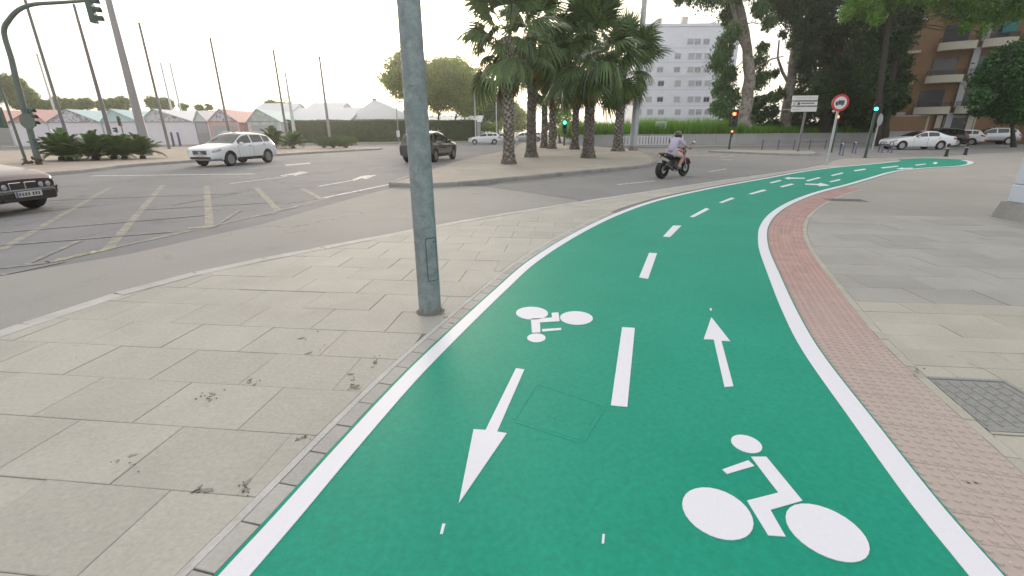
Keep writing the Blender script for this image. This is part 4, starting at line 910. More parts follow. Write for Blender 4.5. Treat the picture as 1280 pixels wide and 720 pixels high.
# low concrete wall along the bank, in panels
lw = [Vector((7, 50.6)), Vector((14, 49.6)), Vector((24, 51.0)), Vector((34, 54.0)), Vector((43, 52.6))]
lc = resample(smooth_curve(lw, 6), 2.4); low = thing('low_wall', 'long low pale concrete wall in front of the grass bank', 'wall', (lc[0].x, lc[0].y, .1))
for i in range(len(lc)-1):
    a, b = lc[i]-lc[0], lc[i+1]-lc[0]; d = (b-a); MB().box(((a.x+b.x)/2, (a.y+b.y)/2, .5), (d.length - .02, .3, 1.02 + random.uniform(-.012, .012)), math.atan2(d.y, d.x)).build('panel', 'wall_concrete', low)
    MB().box(((a.x+b.x)/2, (a.y+b.y)/2, 1.055), (d.length - .012, .38, .08), math.atan2(d.y, d.x)).build('coping', 'wall_concrete', low)
# white balustrade railing in front of it, left end
wf = thing('white_railing', 'white railing of upright bars behind the pale lamp post', 'railing', (11.0, 47.6, .11), R(6))
for z in (.14, .92): MB().box((3.1, 0, z), (6.6, .07, .07)).build('rail', 'white_metal', wf)
for k in range(22): MB().box((-.12 + .308*k, 0, .50), (.13 if k % 7 else .16, .05, .78)).build('bar', 'white_metal', wf)
# white notice board on legs in the grass
nb_ = thing('notice_board', 'white notice board on two legs in the tall grass', 'sign', (at(826, 160, 50.9).x, 50.9, .70))
MB().box((0, 0, 1.42), (1.15, .05, .74)).build('panel', 'sign_white', nb_)
for s in (-1, 1): MB().tube([(s*.5, .06, -.3), (s*.5, .06, 1.6)], .035, 6).build('leg', 'mast_grey', nb_)
for k, (x, w_) in enumerate(((0, .36), (.05, .28))): MB().box((x + .06, -.028, 1.58 - .13*k), (w_, .006, .05)).build('print', 'window_shade', nb_)

# ------------------------------------------------------------------ fairground tents along the far pavement
tl_a, tl_b = Vector((-66.0, 66.5)), Vector((-33.5, 70.0)); td = (tl_b-tl_a).normalized(); ta = math.atan2(td.y, td.x)
def tent_s(px):
    d = ray(px, 165); t = (tl_a.x*td.y - tl_a.y*td.x)/(d.x*td.y - d.y*td.x); return (Vector((d.x*t, d.y*t)) - tl_a).dot(td)
def tent(x0, x1, apex_x, roofm, gablem, frontm, label, eave=3.05, ridge=4.75, depth=14, panels=None, side='canvas_wall', roof2=None):
    s0, s1, sa = tent_s(x0), tent_s(x1), tent_s(apex_x); o2 = tl_a + td*s0; t = thing('tent', label, 'tent', (o2.x, o2.y, .12), ta, 'row of fairground tents'); w_ = s1-s0; a = sa-s0
    quad_mesh((0, 0, 0), (w_, 0, 0), (w_, 0, eave), (0, 0, eave), 'front_wall', frontm, t)
    tri_mesh((0, -.02, eave), (w_, -.02, eave), (a, -.02, ridge), 'gable', gablem, t)
    quad_mesh((w_, 0, 0), (w_, depth, 0), (w_, depth, eave), (w_, 0, eave), 'side_wall', side, t)
    quad_mesh((0, depth, 0), (0, 0, 0), (0, 0, eave), (0, depth, eave), 'side_wall', side, t)
    ov = .25
    quad_mesh((w_ + ov, -ov, eave - .12), (w_ + ov, depth, eave - .12), (a, depth, ridge + .02), (a, -ov, ridge + .02), 'roof', roofm, t)
    quad_mesh((-ov, depth, eave - .12), (-ov, -ov, eave - .12), (a, -ov, ridge + .02), (a, depth, ridge + .02), 'roof', roof2 or roofm, t)
    for x in (0, w_): MB().box((x, -.05, eave/2), (.09, .09, eave)).build('frame_post', 'white_metal', t)
    bm2 = MB(); bm2.tube([(0, -.06, eave), (w_, -.06, eave)], .05, 5); bm2.build('frame_beam', 'shutter', t)
    for s, m in ((0, 'frame_rafter'), (w_, 'frame_rafter')): MB().tube([(s, -.06, eave), (a, -.06, ridge)], .045, 5).build(m, 'white_metal', t)
    if panels:
        for x_0, x_1, z0, z1, m in panels: MB().box((w_*(x_0+x_1)/2, -.05, (z0+z1)/2), (w_*(x_1-x_0), .06, z1-z0)).build('panel', m, t)
    return t
tent(-36, 14, -10, 'canvas_pink', 'canvas_grey', 'canvas_grey', 'tent with pinkish roof at the left edge, grey front', panels=[(.6, .98, .3, 2.6, 'shutter')])
tent(14, 62, 48, 'canvas_pink', 'canvas_pink', 'canvas_wall', 'pink roofed tent behind the arched traffic light')
tent(62, 130, 92, 'canvas_teal', 'gable_print', 'canvas_wall', 'white walled tent with printed grey gable and pale turquoise roof, left')
tent(130, 178, 146, 'canvas_teal', 'canvas_teal', 'canvas_wall', 'tent with turquoise gable and roof behind the thick lilac mast')
tent(178, 246, 198, 'canvas_white', 'gable_print', 'canvas_wall', 'white walled tent with printed grey gable right of the thick lilac mast', roof2='canvas_teal')
tent(246, 262, 252, 'canvas_white', 'canvas_white', 'shutter', 'narrow grey shuttered tent bay beside the white car', ridge=4.5, panels=[(.08, .92, 1.5, 2.9, 'canvas_grey'), (.08, .92, .1, 1.4, 'shutter')])
tent(263, 300, 280, 'canvas_pink', 'gable_print', 'canvas_pink', 'salmon pink tent with grey front panel above the white car', panels=[(.12, .9, .1, 2.5, 'canvas_grey')], side='canvas_pink')
tent(312, 352, 326, 'canvas_teal', 'gable_green', 'gable_green', 'pale green gabled tent left of the hedge', panels=[(.1, .85, .1, 2.6, 'canvas_grey')])
# big white marquees behind the hedge
def marquee(x0, x1, Y, ze, zr, label, pyramid=None, depth=16):
    a, b = at(x0, 160, Y), at(x1, 160, Y); w_ = b.x-a.x; t = thing('marquee', label, 'tent', (a.x, Y, .1), 0, 'large white marquees behind the hedge')
    quad_mesh((0, 0, 0), (w_, 0, 0), (w_, 0, ze), (0, 0, ze), 'front_wall', 'canvas_wall', t); quad_mesh((w_, 0, 0), (w_, depth, 0), (w_, depth, ze), (w_, 0, ze), 'side_wall', 'canvas_wall', t); quad_mesh((0, depth, 0), (0, 0, 0), (0, 0, ze), (0, depth, ze), 'side_wall', 'canvas_wall', t)
    if pyramid:
        ap = at(pyramid, 128, Y); c = Vector((ap.x - a.x, depth*.25, zr)); v = [(-.3, -.3, ze), (w_ + .3, -.3, ze), (w_ + .3, depth, ze), (-.3, depth, ze)]
        for i in range(4): tri_mesh(v[i], v[(i+1) % 4], c, 'roof', 'canvas_white', t)
        MB().box((c.x, c.y, zr), (.7, .7, .35)).build('finial', 'canvas_grey', t)
    else:
        quad_mesh((-.3, -.3, ze), (w_ + .3, -.3, ze), (w_ + .3, depth/2, zr), (-.3, depth/2, zr), 'roof', 'canvas_white', t); quad_mesh((w_ + .3, depth, ze), (-.3, depth, ze), (-.3, depth/2, zr), (w_ + .3, depth/2, zr), 'roof', 'canvas_white', t)
        tri_mesh((w_, 0, ze), (w_, depth, ze), (w_, depth/2, zr), 'gable', 'canvas_white', t); tri_mesh((0, depth, ze), (0, 0, ze), (0, depth/2, zr), 'gable', 'canvas_white', t)
marquee(354, 437, 80, 3.4, 5.7, 'long white marquee with ridge roof behind the hedge')
marquee(436, 520, 83, 3.6, 7.0, 'white pyramid-roofed marquee rising behind the hedge', 460)
marquee(308, 356, 92, 4.0, 7.2, 'distant white marquee roof above the pink tent')
marquee(378, 420, 98, 5.0, 7.6, 'distant flat white marquee roof beyond the long one')
marquee(520, 600, 92, 3.2, 4.6, 'pale marquee seen between the trunks of the round-headed trees')
marquee(100, 250, 90, 4.0, 5.8, 'pale roofed hall behind the middle of the tent row')

# ------------------------------------------------------------------ tall painted column at the right edge
cf = P(1238, 270.5); col_ = thing('painted_column', 'tall pale blue-grey painted column on a concrete plinth at the right edge', 'column', (cf.x, cf.y, -.004), R(-2))
MB().add(*(lambda w_, d_, h_: ([(0, 0, 0), (0, -d_, 0), (w_, -d_, 0), (w_, 0, 0), (.05, -.05, h_), (.05, -d_ + .05, h_), (w_ - .05, -d_ + .05, h_), (w_ - .05, -.05, h_)], [(0, 3, 2, 1), (4, 5, 6, 7), (0, 1, 5, 4), (1, 2, 6, 5), (2, 3, 7, 6), (3, 0, 4, 7)]))(1.5, 1.5, .30)).build('plinth', 'concrete', col_)
def colbox(x0, x1, y0, y1, z0, z1, nm):
    o = MB().box(((x0+x1)/2, (y0+y1)/2, (z0+z1)/2), (x1-x0, y1-y0, z1-z0)).build(nm, 'column_paint', col_); md = o.modifiers.new('bevel', 'BEVEL'); md.width = .02; md.segments = 2
colbox(.10, 1.4, -1.4, -.10, .30, .62, 'foot_panel'); colbox(.112, 1.388, -1.388, -.112, .625, 3.2, 'shaft'); colbox(.10, 1.4, -1.4, -.10, 3.205, 6.0, 'shaft')
# ================================================================== VEHICLES (x forward, y left)
def smooth_interp(cp, L, win=.10):
    xs = np.linspace(-.3, L+.3, 600); z = np.interp(xs, [c[0] for c in cp], [c[1] for c in cp]); k = max(1, int(win/(xs[1]-xs[0]))); ker = np.ones(2*k+1)/(2*k+1)
    z2 = np.convolve(np.pad(z, k, mode='edge'), ker, 'valid'); return lambda s: float(np.interp(s, xs, z2))
KINDS = {
 'suv': dict(L=4.64, W=1.89, zs=.27, R=.36, ws=(.93, 3.70), top=[(0, .84), (.10, .93), (.45, 1.00), (1.15, 1.08), (1.35, 1.13), (2.10, 1.58), (2.6, 1.66), (3.6, 1.63), (4.15, 1.52), (4.48, 1.10), (4.58, 1.0), (4.64, .9)], belt=[(0, .78), (.45, .92), (1.3, 1.03), (4.2, 1.13), (4.64, .88)], front=(1.30, 2.25), rear=(4.05, 4.50), doors=(1.55, 2.62, 3.55), sw=((1.62, 2.58), (2.68, 3.50), (3.58, 4.08)), clad=True),
 'sedan': dict(L=4.80, W=1.80, zs=.22, R=.325, ws=(.84, 3.66), top=[(0, .70), (.08, .78), (.45, .88), (1.3, 1.0), (1.52, 1.03), (2.30, 1.37), (2.75, 1.43), (3.35, 1.40), (4.05, 1.10), (4.25, 1.06), (4.68, 1.02), (4.80, .92)], belt=[(0, .66), (.45, .80), (1.4, .93), (4.1, 1.0), (4.8, .88)], front=(1.46, 2.42), rear=(3.35, 4.08), doors=(1.6, 2.62, 3.45), sw=((1.72, 2.58), (2.66, 3.42)), clad=False),
 'hatch': dict(L=4.2, W=1.76, zs=.22, R=.31, ws=(.80, 3.35), top=[(0, .74), (.10, .80), (.5, .90), (1.0, 1.0), (1.2, 1.05), (1.95, 1.42), (2.4, 1.48), (3.3, 1.45), (3.8, 1.35), (4.08, 1.02), (4.2, .9)], belt=[(0, .7), (.5, .82), (1.2, .95), (3.9, 1.03), (4.2, .86)], front=(1.15, 2.1), rear=(3.72, 4.1), doors=(1.4, 2.4, 3.2), sw=((1.45, 2.35), (2.45, 3.15), (3.22, 3.65)), clad=False)}
def wheel_mesh(Rw, wd=.21):
    t = MB(); M = Matrix.Rotation(math.pi/2, 4, 'X')
    t.lathe([(Rw*.66, -wd/2), (Rw*.93, -wd/2), (Rw, -wd*.36), (Rw, wd*.36), (Rw*.93, wd/2), (Rw*.66, wd/2), (Rw*.62, wd*.3), (Rw*.62, -wd*.3)], 28, M)
    r_ = MB(); r_.lathe([(Rw*.66, -.085), (Rw*.655, .095), (Rw*.60, .095), (Rw*.60, .05), (.001, .05)], 24, M)
    for k in range(5):
        a = 2*math.pi*k/5; Mk = Matrix.Rotation(a, 3, 'Y'); r_.box(Mk @ Vector((Rw*.34, -.07, 0)), (Rw*.58, .03, Rw*.16), M=Mk)
    r_.lathe([(Rw*.15, -.1), (Rw*.15, -.05), (.001, -.05)], 12, M); r_.lathe([(.001, -.103), (Rw*.15, -.10)], 12, M)
    return t, r_
def make_car(name, kind, paint, label, loc, heading, detail=True, group=None, kidney=False, cat='car', dark_low=False, taxi=False):
    k = KINDS[kind]; L, W, zs = k['L'], k['W']/2, k['zs']
    top, belt = smooth_interp(k['top'], L), smooth_interp(k['belt'], L, .2); wid = smooth_interp([(0, .68), (.05, .80), (.14, .90), (.4, .975), (1, 1), (L-1.1, 1), (L-.35, .965), (L-.08, .90), (L, .82)], L, .06)
    def sec(s, t):
        zt = top(s); zb = min(belt(s), zt - .03); w_ = W*wid(s); g = min(1, max(0, (zt - zb - .06)/.42)); wt = w_*(.90 - .18*g); zl = zs + (.10 if s < .5 or s > L-.5 else 0)
        cp = [(0, zl), (w_*.86, zl), (w_*.965, zl + .07), (w_, zl + .42*(zb-zl)), (w_*.992, zb - .10), (w_*(.955 - .01*g), zb), (wt + .02, zt - .075*(.35 + .65*g)), (wt*.78, zt - .012 - .012*g), (0, zt + .012*g)]
        i = min(7, int(t)); f = t - i; p = lambda j: Vector(cp[max(0, min(8, j))]); p0, p1, p2, p3 = p(i-1) if i > 0 else p(0)*2 - p(1), p(i), p(i+1), p(i+2) if i < 7 else Vector((-cp[7][0], cp[7][1]))
        if i in (0,): return p1.lerp(p2, f)
        q = (p1*2 + (p2-p0)*f + (p0*2 - p1*5 + p2*4 - p3)*f*f + (p1*3 - p0 - p2*3 + p3)*f**3)*.5
        return p1.lerp(p2, f)*.45 + q*.55
    root = thing(name, label, cat, loc, heading, group)
    ss = sorted(set([0, .02, .05, .10, .16, .24, .34] + list(np.linspace(.45, L-.45, 34)) + [L-.34, L-.24, L-.15, L-.08, L-.03, L])); ts = [0, 1, 1.5, 2, 2.5, 3, 3.5, 4, 4.5, 5, 5.5, 6, 6.33, 6.66, 7, 7.5, 8]
    vs, fs = [], []; m = len(ts); N = 2*m - 2
    for s in ss:
        h = [sec(s, t) for t in ts]; x = L/2 - s; ring = [(x, p.x, p.y) for p in h] + [(x, -p.x, p.y) for p in h[-2:0:-1]]; vs += ring
    for i in range(len(ss)-1):
        for j in range(N): fs.append((i*N+j, i*N+(j+1) % N, (i+1)*N+(j+1) % N, (i+1)*N+j))
    fs += [tuple(range(N-1, -1, -1)), tuple((len(ss)-1)*N + j for j in range(N))]
    mb = MB().add(vs, fs); body = mb.build('body', paint, root, True, angle=35)
    bmh = bmesh.new(); bmh.from_mesh(body.data); bmesh.ops.recalc_face_normals(bmh, faces=bmh.faces); bmh.to_mesh(body.data); bmh.free()
    cut = MB()
    for s in k['ws']:
        for sd_ in (-1, 1): cut.lathe([(k['R'] + .055, -.22), (k['R'] + .055, .22)], 28, Matrix.Translation((L/2 - s, sd_*(W - .06), k['R'] + .01)) @ Matrix.Rotation(math.pi/2, 4, 'X'))
    cobj = cut.build('cutter', 'black_plastic', root); cobj.data.materials.clear(); cobj.data.materials.append(MATS['black_plastic'])
    bmh = bmesh.new(); bmh.from_mesh(cobj.data); bmesh.ops.recalc_face_normals(bmh, faces=bmh.faces); bmh.to_mesh(cobj.data); bmh.free()
    body.data.materials.append(MATS['black_plastic'])
    md = body.modifiers.new('arch', 'BOOLEAN'); md.object = cobj; md.operation = 'DIFFERENCE'; md.solver = 'EXACT'
    try: md.material_mode = 'TRANSFER'
    except Exception: pass
    dg = bpy.context.evaluated_depsgraph_get(); nm = bpy.data.meshes.new_from_object(body.evaluated_get(dg)); body.modifiers.clear(); old = body.data; body.data = nm; nm.name = 'body'
    bpy.data.objects.remove(cobj)
    def patch(s0, s1, t0, t1, nm_, m_, side=0, off=.006, ns=8, nt_=5, parent=root, z_top=None):
        """a piece laid on the body surface; side 1 left, -1 right, 0 across the top"""
        b = MB(); S = [s0 + (s1-s0)*i/ns for i in range(ns+1)]
        if side: cols = [(t0 + (t1-t0)*j/nt_, side) for j in range(nt_+1)]
        else: cols = [(t0 + (8-t0)*j/nt_, 1) for j in range(nt_)] + [(8 - (8-t0)*j/nt_, -1) for j in range(nt_+1)]
        g = {}
        for i, s in enumerate(S):
            for j, (t, sd_) in enumerate(cols):
                e = .01; p = sec(s, t); ps = sec(min(L, s+e), t); pm = sec(max(0, s-e), t); pt, pq = sec(s, min(8, t+.05)), sec(s, max(0, t-.05))
                X = Vector((-(min(L, s+e)-max(0, s-e)), ps.x-pm.x, ps.y-pm.y)); T = Vector((0, pt.x-pq.x, pt.y-pq.y)); n_ = X.cross(T)
                n_ = n_.normalized() if n_.length > 1e-9 else Vector((0, 0, 1))
                if n_.dot(Vector((0, p.x, p.y - .7))) < 0 and not (s < .3 or s > L-.3): n_ = -n_
                q = Vector((L/2 - s, p.x, p.y)) + n_*off; g[i, j] = Vector((q.x, q.y*sd_, q.z))
        vs_ = []; idx = {}
        for key in g: idx[key] = len(vs_); vs_.append(g[key])
        fs_ = [(idx[i, j], idx[i, j+1], idx[i+1, j+1], idx[i+1, j]) for i in range(ns) for j in range(len(cols)-1)]
        return b.add(vs_, fs_).build(nm_, m_, parent, True)
    f0, f1 = k['front']; patch(f0, f1, 6.15, 8, 'windscreen', 'glass_car'); r0, r1 = k['rear']; patch(r0, r1, 6.2, 8, 'rear_window', 'glass_car')
    for sd_ in (-1, 1):
        for a, b in k['sw']: patch(a, b, 5.12, 5.88, 'side_window', 'glass_car', sd_)
        patch(.03, .42, 3.9, 4.9, 'headlight', 'lamp_glass', sd_, .008); patch(L-.32, L-.02, 3.8, 5.0, 'tail_light', 'tail_red', sd_, .008)
        if detail:
            for s in k['doors']: patch(s, s+.014, 1.9, 5.0, 'door_seam', 'black_plastic', sd_, .003, 1, 10)
            for s in k['doors'][:2]: 
                p = sec(s + .85, 4.2); MB().box((L/2 - s - .85, sd_*(p.x + .018), p.y), (.17, .03, .028)).build('door_handle', paint if kind != 'suv' else 'chrome', root)
            p = sec(f0 + .42, 5.0); o = MB(); o.ball((L/2 - f0 - .42, sd_*(p.x + .12), p.y + .06), (.07, .12, .075)); o.box((L/2 - f0 - .40, sd_*(p.x + .02), p.y + .01), (.05, .10, .03)); o.build('mirror', paint, root, True)
        if k['clad']: patch(k['ws'][0] + .45, k['ws'][1] - .45, 1.2, 2.35, 'sill', 'black_plastic', sd_, .012)
        for s in k['ws']:
            t_, r_ = wheel_mesh(k['R']); wh = t_.build('wheel', 'tyre', root, True, loc=(L/2 - s, sd_*(W - .115), k['R'])); rm = r_.build('rim', 'rim', wh, True)
            if sd_ > 0: wh.rotation_euler = (0, 0, math.pi)
    xf, xr = L/2, -L/2; zt0 = top(0)
    if kidney:
        for s in (-1, 1):
            o = MB().box((xf + .004, s*.15, zt0 - .135), (.05, .25, .16)).build('grille', 'chrome', root); md = o.modifiers.new('bevel', 'BEVEL'); md.width = .024; md.segments = 3
            o2 = MB().box((xf + .018, s*.15, zt0 - .135), (.03, .222, .132)).build('grille_mesh', 'black_plastic', o)
            patch(.0, .02, 3.9, 5.4, 'headlight_panel', 'glass_car', s, .004)
            hb_ = MB().box((xf - .012, s*.435, zt0 - .135), (.05, .30, .15)).build('headlight_cover', 'glass_car', root)
            for yy in (.36, .51): MB().ball((xf + .006, s*yy, zt0 - .135), (.02, .058, .058), 12, 8).build('lamp', 'lamp_glass', hb_, True)
            patch(.02, .30, 4.0, 4.8, 'indicator', 'lamp_glass', s, .012)
        for s in (-1, 1): patch(.0, .48, 1.6, 3.0, 'bumper', 'paint_black', s, .035); patch(.0, .48, 3.0, 3.25, 'bumper_strip', 'chrome', s, .04)
        MB().box((xf + .02, 0, .51), (.05, 1.16, .035)).build('bumper_strip', 'chrome', root)
        bp_ = MB().box((xf + .015, 0, .385), (.10, 1.24, .22)).build('bumper', 'paint_black', root); md = bp_.modifiers.new('bevel', 'BEVEL'); md.width = .055; md.segments = 4; MB().box((xf + .05, 0, .315), (.06, 1.0, .06)).build('air_intake', 'black_plastic', root)
        pl_ = MB().box((xf + .088, 0, .425), (.016, .52, .115)).build('number_plate', 'plate', root)
        MB().box((xf + .0975, -.235, .425), (.004, .04, .11)).build('plate_band', 'blue_steel', pl_)
        for c_ in range(7): MB().box((xf + .0975, -.18 + .058*c_ + (.03 if c_ > 3 else 0), .425), (.004, .034, .066)).build('plate_character', 'ink', pl_)
    else:
        o = MB().box((xf + .004, 0, zt0 - .17), (.03, .80 if kind == 'suv' else .60, .20 if kind == 'suv' else .12)).build('grille', 'black_plastic', root); md = o.modifiers.new('bevel', 'BEVEL'); md.width = .03; md.segments = 2
        if detail:
            MB().box((xf + .018, 0, zt0 - .17), (.012, .16, .13)).build('badge', 'chrome', o)
            for kx in range(8): MB().box((xf + .021, -.35 + .1*kx, zt0 - .17), (.006, .012, .18 if kind == 'suv' else .11)).build('grille_bar', 'chrome', o)
            MB().box((xf + .01, 0, zs + .17), (.04, 1.18, .11)).build('air_intake', 'black_plastic', root); MB().box((xf + .022, 0, zs + .30), (.016, .52, .10)).build('number_plate', 'plate', root)
    MB().box((xr - .012, 0, .62), (.016, .52, .11)).build('number_plate', 'plate', root); MB().box((xr - .004, 0, zs + .2), (.03, 1.2, .14)).build('rear_bumper', 'black_plastic', root)
    if k['clad'] and detail:
        for s in (-1, 1): MB().tube([(L/2 - 2.3, s*.62, 1.64), (L/2 - 2.5, s*.62, 1.70), (L/2 - 3.6, s*.62, 1.68), (L/2 - 3.85, s*.62, 1.61)], .016, 6).build('roof_rail', 'chrome', root)
    if taxi: MB().box((L/2 - 2.5, 0, 1.70), (.10, .22, .06)).build('roof_sign', 'amber', root)
    return root
RZ = -.014
def head(dx, dy): return math.atan2(dy, dx)
make_car('sport_utility_car', 'suv', 'paint_white', 'white sport utility car with black grille coming forward beside the planted island', (-15.06, 25.95, RZ), head(-.20, -.98), taxi=True)
make_car('dark_sport_utility_car', 'suv', 'paint_dark', 'dark grey sport utility car partly hidden behind the near grey post', (-4.75, 28.0, RZ), head(math.sin(R(14)), math.cos(R(14))))
hd_ = Vector((math.sin(R(86)), -math.cos(R(86))))
make_car('saloon_car', 'sedan', 'paint_maroon', 'dark maroon saloon car with twin grille entering at the left edge', (-10.35 - hd_.x*2.40, 9.84 - hd_.y*2.40, RZ), head(hd_.x, hd_.y), kidney=True)
make_car('saloon_car', 'sedan', 'paint_white', 'white saloon car seen from the side before the brick flats', (32.75, 38.55, RZ), head(-1, .10))
make_car('parked_car', 'suv', 'paint_brown', 'dark parked car behind the white saloon', (40.0, 45.2, RZ), head(-1, .25), False)
make_car('parked_car', 'suv', 'paint_silver', 'silver parked car under the street tree', (49.0, 49.2, RZ), head(-.93, .40), False)
make_car('parked_car', 'hatch', 'paint_white', 'small white parked car between the dark car and the silver car', (45.6, 48.8, RZ), head(-.6, .8), False)
make_car('parked_car', 'suv', 'paint_black', 'black parked car next to the painted column', (53.8, 46.6, RZ), head(-.93, .40), False)
PCS = [(606, 180.3, 'hatch', 'paint_white', 'first white car of the far parked row, nearest the hedge end'), (628, 179.6, 'hatch', 'paint_white', 'second white car of the far parked row, just left of the nearest palm trunk'), (652, 178.8, 'hatch', 'paint_silver', 'silver parked car seen right of the nearest palm trunk'), (662, 176.6, 'hatch', 'paint_white', 'far white parked car between the two front palm trunks')]
for i, (x, y, kd, pt, lb) in enumerate(PCS):
    p = P(x, y); make_car('parked_car', kd, pt, lb, (p.x, p.y, RZ), head(-1, -.06 - .05*i), False, 'far row of parked cars')

# ------------------------------------------------------------------ motorcycle and rider
mp = (P(828, 223.5) + P(852, 219.5))/2; mh_ = R(40)
moto = thing('motorcycle', 'red and black motorcycle ridden along the side road', 'motorcycle', (mp.x, mp.y, APRON_Z), mh_)
WB = .70; WR = .315
for x, wd in ((-WB, .19), (WB, .13)):
    M = Matrix.Rotation(math.pi/2, 4, 'X'); t_ = MB().lathe([(WR*.70, -wd*.35), (WR*.88, -wd/2), (WR*.98, -wd*.25), (WR, 0), (WR*.98, wd*.25), (WR*.88, wd/2), (WR*.70, wd*.35), (WR*.68, 0)], 28, M)
    wh = t_.build('wheel', 'tyre', moto, True, loc=(x, 0, WR)); r_ = MB().lathe([(WR*.71, -.045), (WR*.71, .045), (WR*.64, .045), (WR*.64, -.045), (WR*.71, -.045)], 24, M)
    for k in range(5): Mk = Matrix.Rotation(2*math.pi*k/5, 3, 'Y'); r_.box(Mk @ Vector((WR*.36, 0, 0)), (WR*.6, .035, .035), M=Mk)
    r_.lathe([(.05, -.06), (.05, .06)], 12, M); r_.build('rim', 'moto_black', wh, True)
    d_ = MB().lathe([(.135, .062), (.135, .068), (.06, .068), (.06, .062)], 20, M); d_.build('brake_disc', 'rim', wh)
b = MB(); b.tube([(.44, 0, .93), (.10, 0, .72), (-.20, 0, .60), (-.25, 0, .42)], .045, 8); b.tube([(.42, .04, .86), (.25, .1, .45), (-.1, .1, .30), (-.25, .08, .40)], .028, 7); b.tube([(.42, -.04, .86), (.25, -.1, .45), (-.1, -.1, .30), (-.25, -.08, .40)], .028, 7); b.tube([(-.18, .05, .62), (-.72, .06, .80)], .022, 6); b.tube([(-.18, -.05, .62), (-.72, -.06, .80)], .022, 6)
b.build('frame', 'moto_black', moto, True)
b = MB(); b.tube([(-.25, .11, .42), (-.5, .11, .36), (-WB, .10, WR)], [.04, .045, .035], 7); b.tube([(-.25, -.11, .42), (-.5, -.11, .36), (-WB, -.10, WR)], [.04, .045, .035], 7); b.build('swingarm', 'moto_black', moto, True)
b = MB().box((.08, 0, .44), (.42, .30, .26)); b.box((.16, 0, .62), (.20, .24, .16)); b.lathe([(.11, -.17), (.12, -.14), (.12, .14), (.11, .17)], 14, Matrix.Translation((-.02, 0, .40)) @ Matrix.Rotation(math.pi/2, 4, 'X')); eng = b.build('engine', 'engine', moto)
for k in range(4): MB().box((.16, 0, .57 + .035*k), (.24, .28, .010)).build('cooling_fin', 'engine', eng)
for s in (-1, 1): MB().tube([(.44, s*.09, .92), (WB, s*.09, WR)], [.028, .022], 8).build('fork', 'rim', moto, True)
def loft(sections, name, m, parent):   # sections [(x, halfw, z0, z1)]
    b_ = MB(); n_ = 14; vs_ = []; fs_ = []
    for x, hw, z0, z1 in sections:
        for k in range(n_): a = 2*math.pi*k/n_; ca, sa = math.cos(a), math.sin(a); vs_.append((x, hw*math.copysign(abs(ca)**.75, ca), (z0+z1)/2 + (z1-z0)/2*math.copysign(abs(sa)**.8, sa)))
    for i in range(len(sections)-1):
        for k in range(n_): fs_.append((i*n_+k, i*n_+(k+1) % n_, (i+1)*n_+(k+1) % n_, (i+1)*n_+k))
    fs_ += [tuple(range(n_)), tuple((len(sections)-1)*n_ + k for k in range(n_-1, -1, -1))]
    return b_.add(vs_, fs_).build(name, m, parent, True, angle=60)
loft([(-.12, .09, .68, .80), (.0, .13, .68, .92), (.16, .17, .70, .99), (.32, .17, .72, .98), (.44, .10, .76, .92)], 'fuel_tank', 'moto_red', moto)
for s in (-1, 1): MB().add([(.50, s*.14, .90), (.12, s*.18, .72), (.22, s*.16, .46), (.46, s*.13, .55)], [(0, 1, 2, 3) if s > 0 else (3, 2, 1, 0)]).build('fairing_panel', 'moto_red', moto)
loft([(-.78, .07, .82, .88), (-.60, .11, .76, .88), (-.42, .13, .72, .83), (-.22, .13, .69, .79), (-.06, .09, .70, .80)], 'seat', 'moto_black', moto)
loft([(-.90, .05, .83, .89), (-.74, .09, .76, .86), (-.45, .11, .68, .76)], 'tail', 'moto_black', moto); MB().box((-.915, 0, .855), (.03, .11, .05)).build('tail_light', 'tail_red', moto)
b = MB().box((-.93, 0, .62), (.012, .20, .15), M=Matrix.Rotation(R(-18), 3, 'Y')); b.build('number_plate', 'plate', moto); MB().tube([(-.80, 0, .80), (-.91, 0, .68)], .015, 6).build('plate_bracket', 'moto_black', moto)
for s in (-1, 1): MB().ball((-.84, s*.15, .80), (.035, .035, .025), 8, 6).build('indicator', 'amber', moto); 
MB().tube([(.40, .36, 1.00), (.42, .20, 1.03), (.43, 0, .98), (.42, -.20, 1.03), (.40, -.36, 1.00)], .014, 7).build('handlebar', 'moto_black', moto, True)
for s in (-1, 1):
    MB().tube([(.405, s*.27, 1.01), (.405, s*.38, 1.0)], .021, 8).build('grip', 'black_plastic', moto); mi = MB().tube([(.42, s*.24, 1.03), (.47, s*.36, 1.17)], .008, 5).build('mirror', 'moto_black', moto); MB().ball((.47, s*.40, 1.20), (.018, .075, .05), 10, 7).build('mirror_glass', 'chrome', mi, True)
MB().ball((.56, 0, .88), (.09, .11, .12), 14, 9).build('headlight', 'moto_black', moto, True); MB().ball((.60, 0, .88), (.06, .09, .10), 14, 9).build('headlight_glass', 'lamp_glass', moto, True)
arc = [(WB + (WR + .035)*math.cos(R(a)), 0, WR + (WR + .035)*math.sin(R(a))) for a in range(20, 141, 15)]; vs_ = []
for p in arc: vs_ += [(p[0], -.075, p[2]), (p[0], .075, p[2])]
MB().add(vs_, [(2*i, 2*i+1, 2*i+3, 2*i+2) for i in range(len(arc)-1)]).build('front_mudguard', 'moto_red', moto, True)
MB().tube([(.22, -.13, .40), (-.05, -.15, .24), (-.30, -.16, .28)], .03, 8).build('exhaust_pipe', 'rim', moto, True); MB().tube([(-.30, -.17, .28), (-.45, -.18, .36), (-.78, -.19, .50)], [.035, .055, .05], 10).build('silencer', 'engine', moto, True)
MB().box((.02, 0, .30), (.10, .56, .03)).build('footrest', 'moto_black', moto)

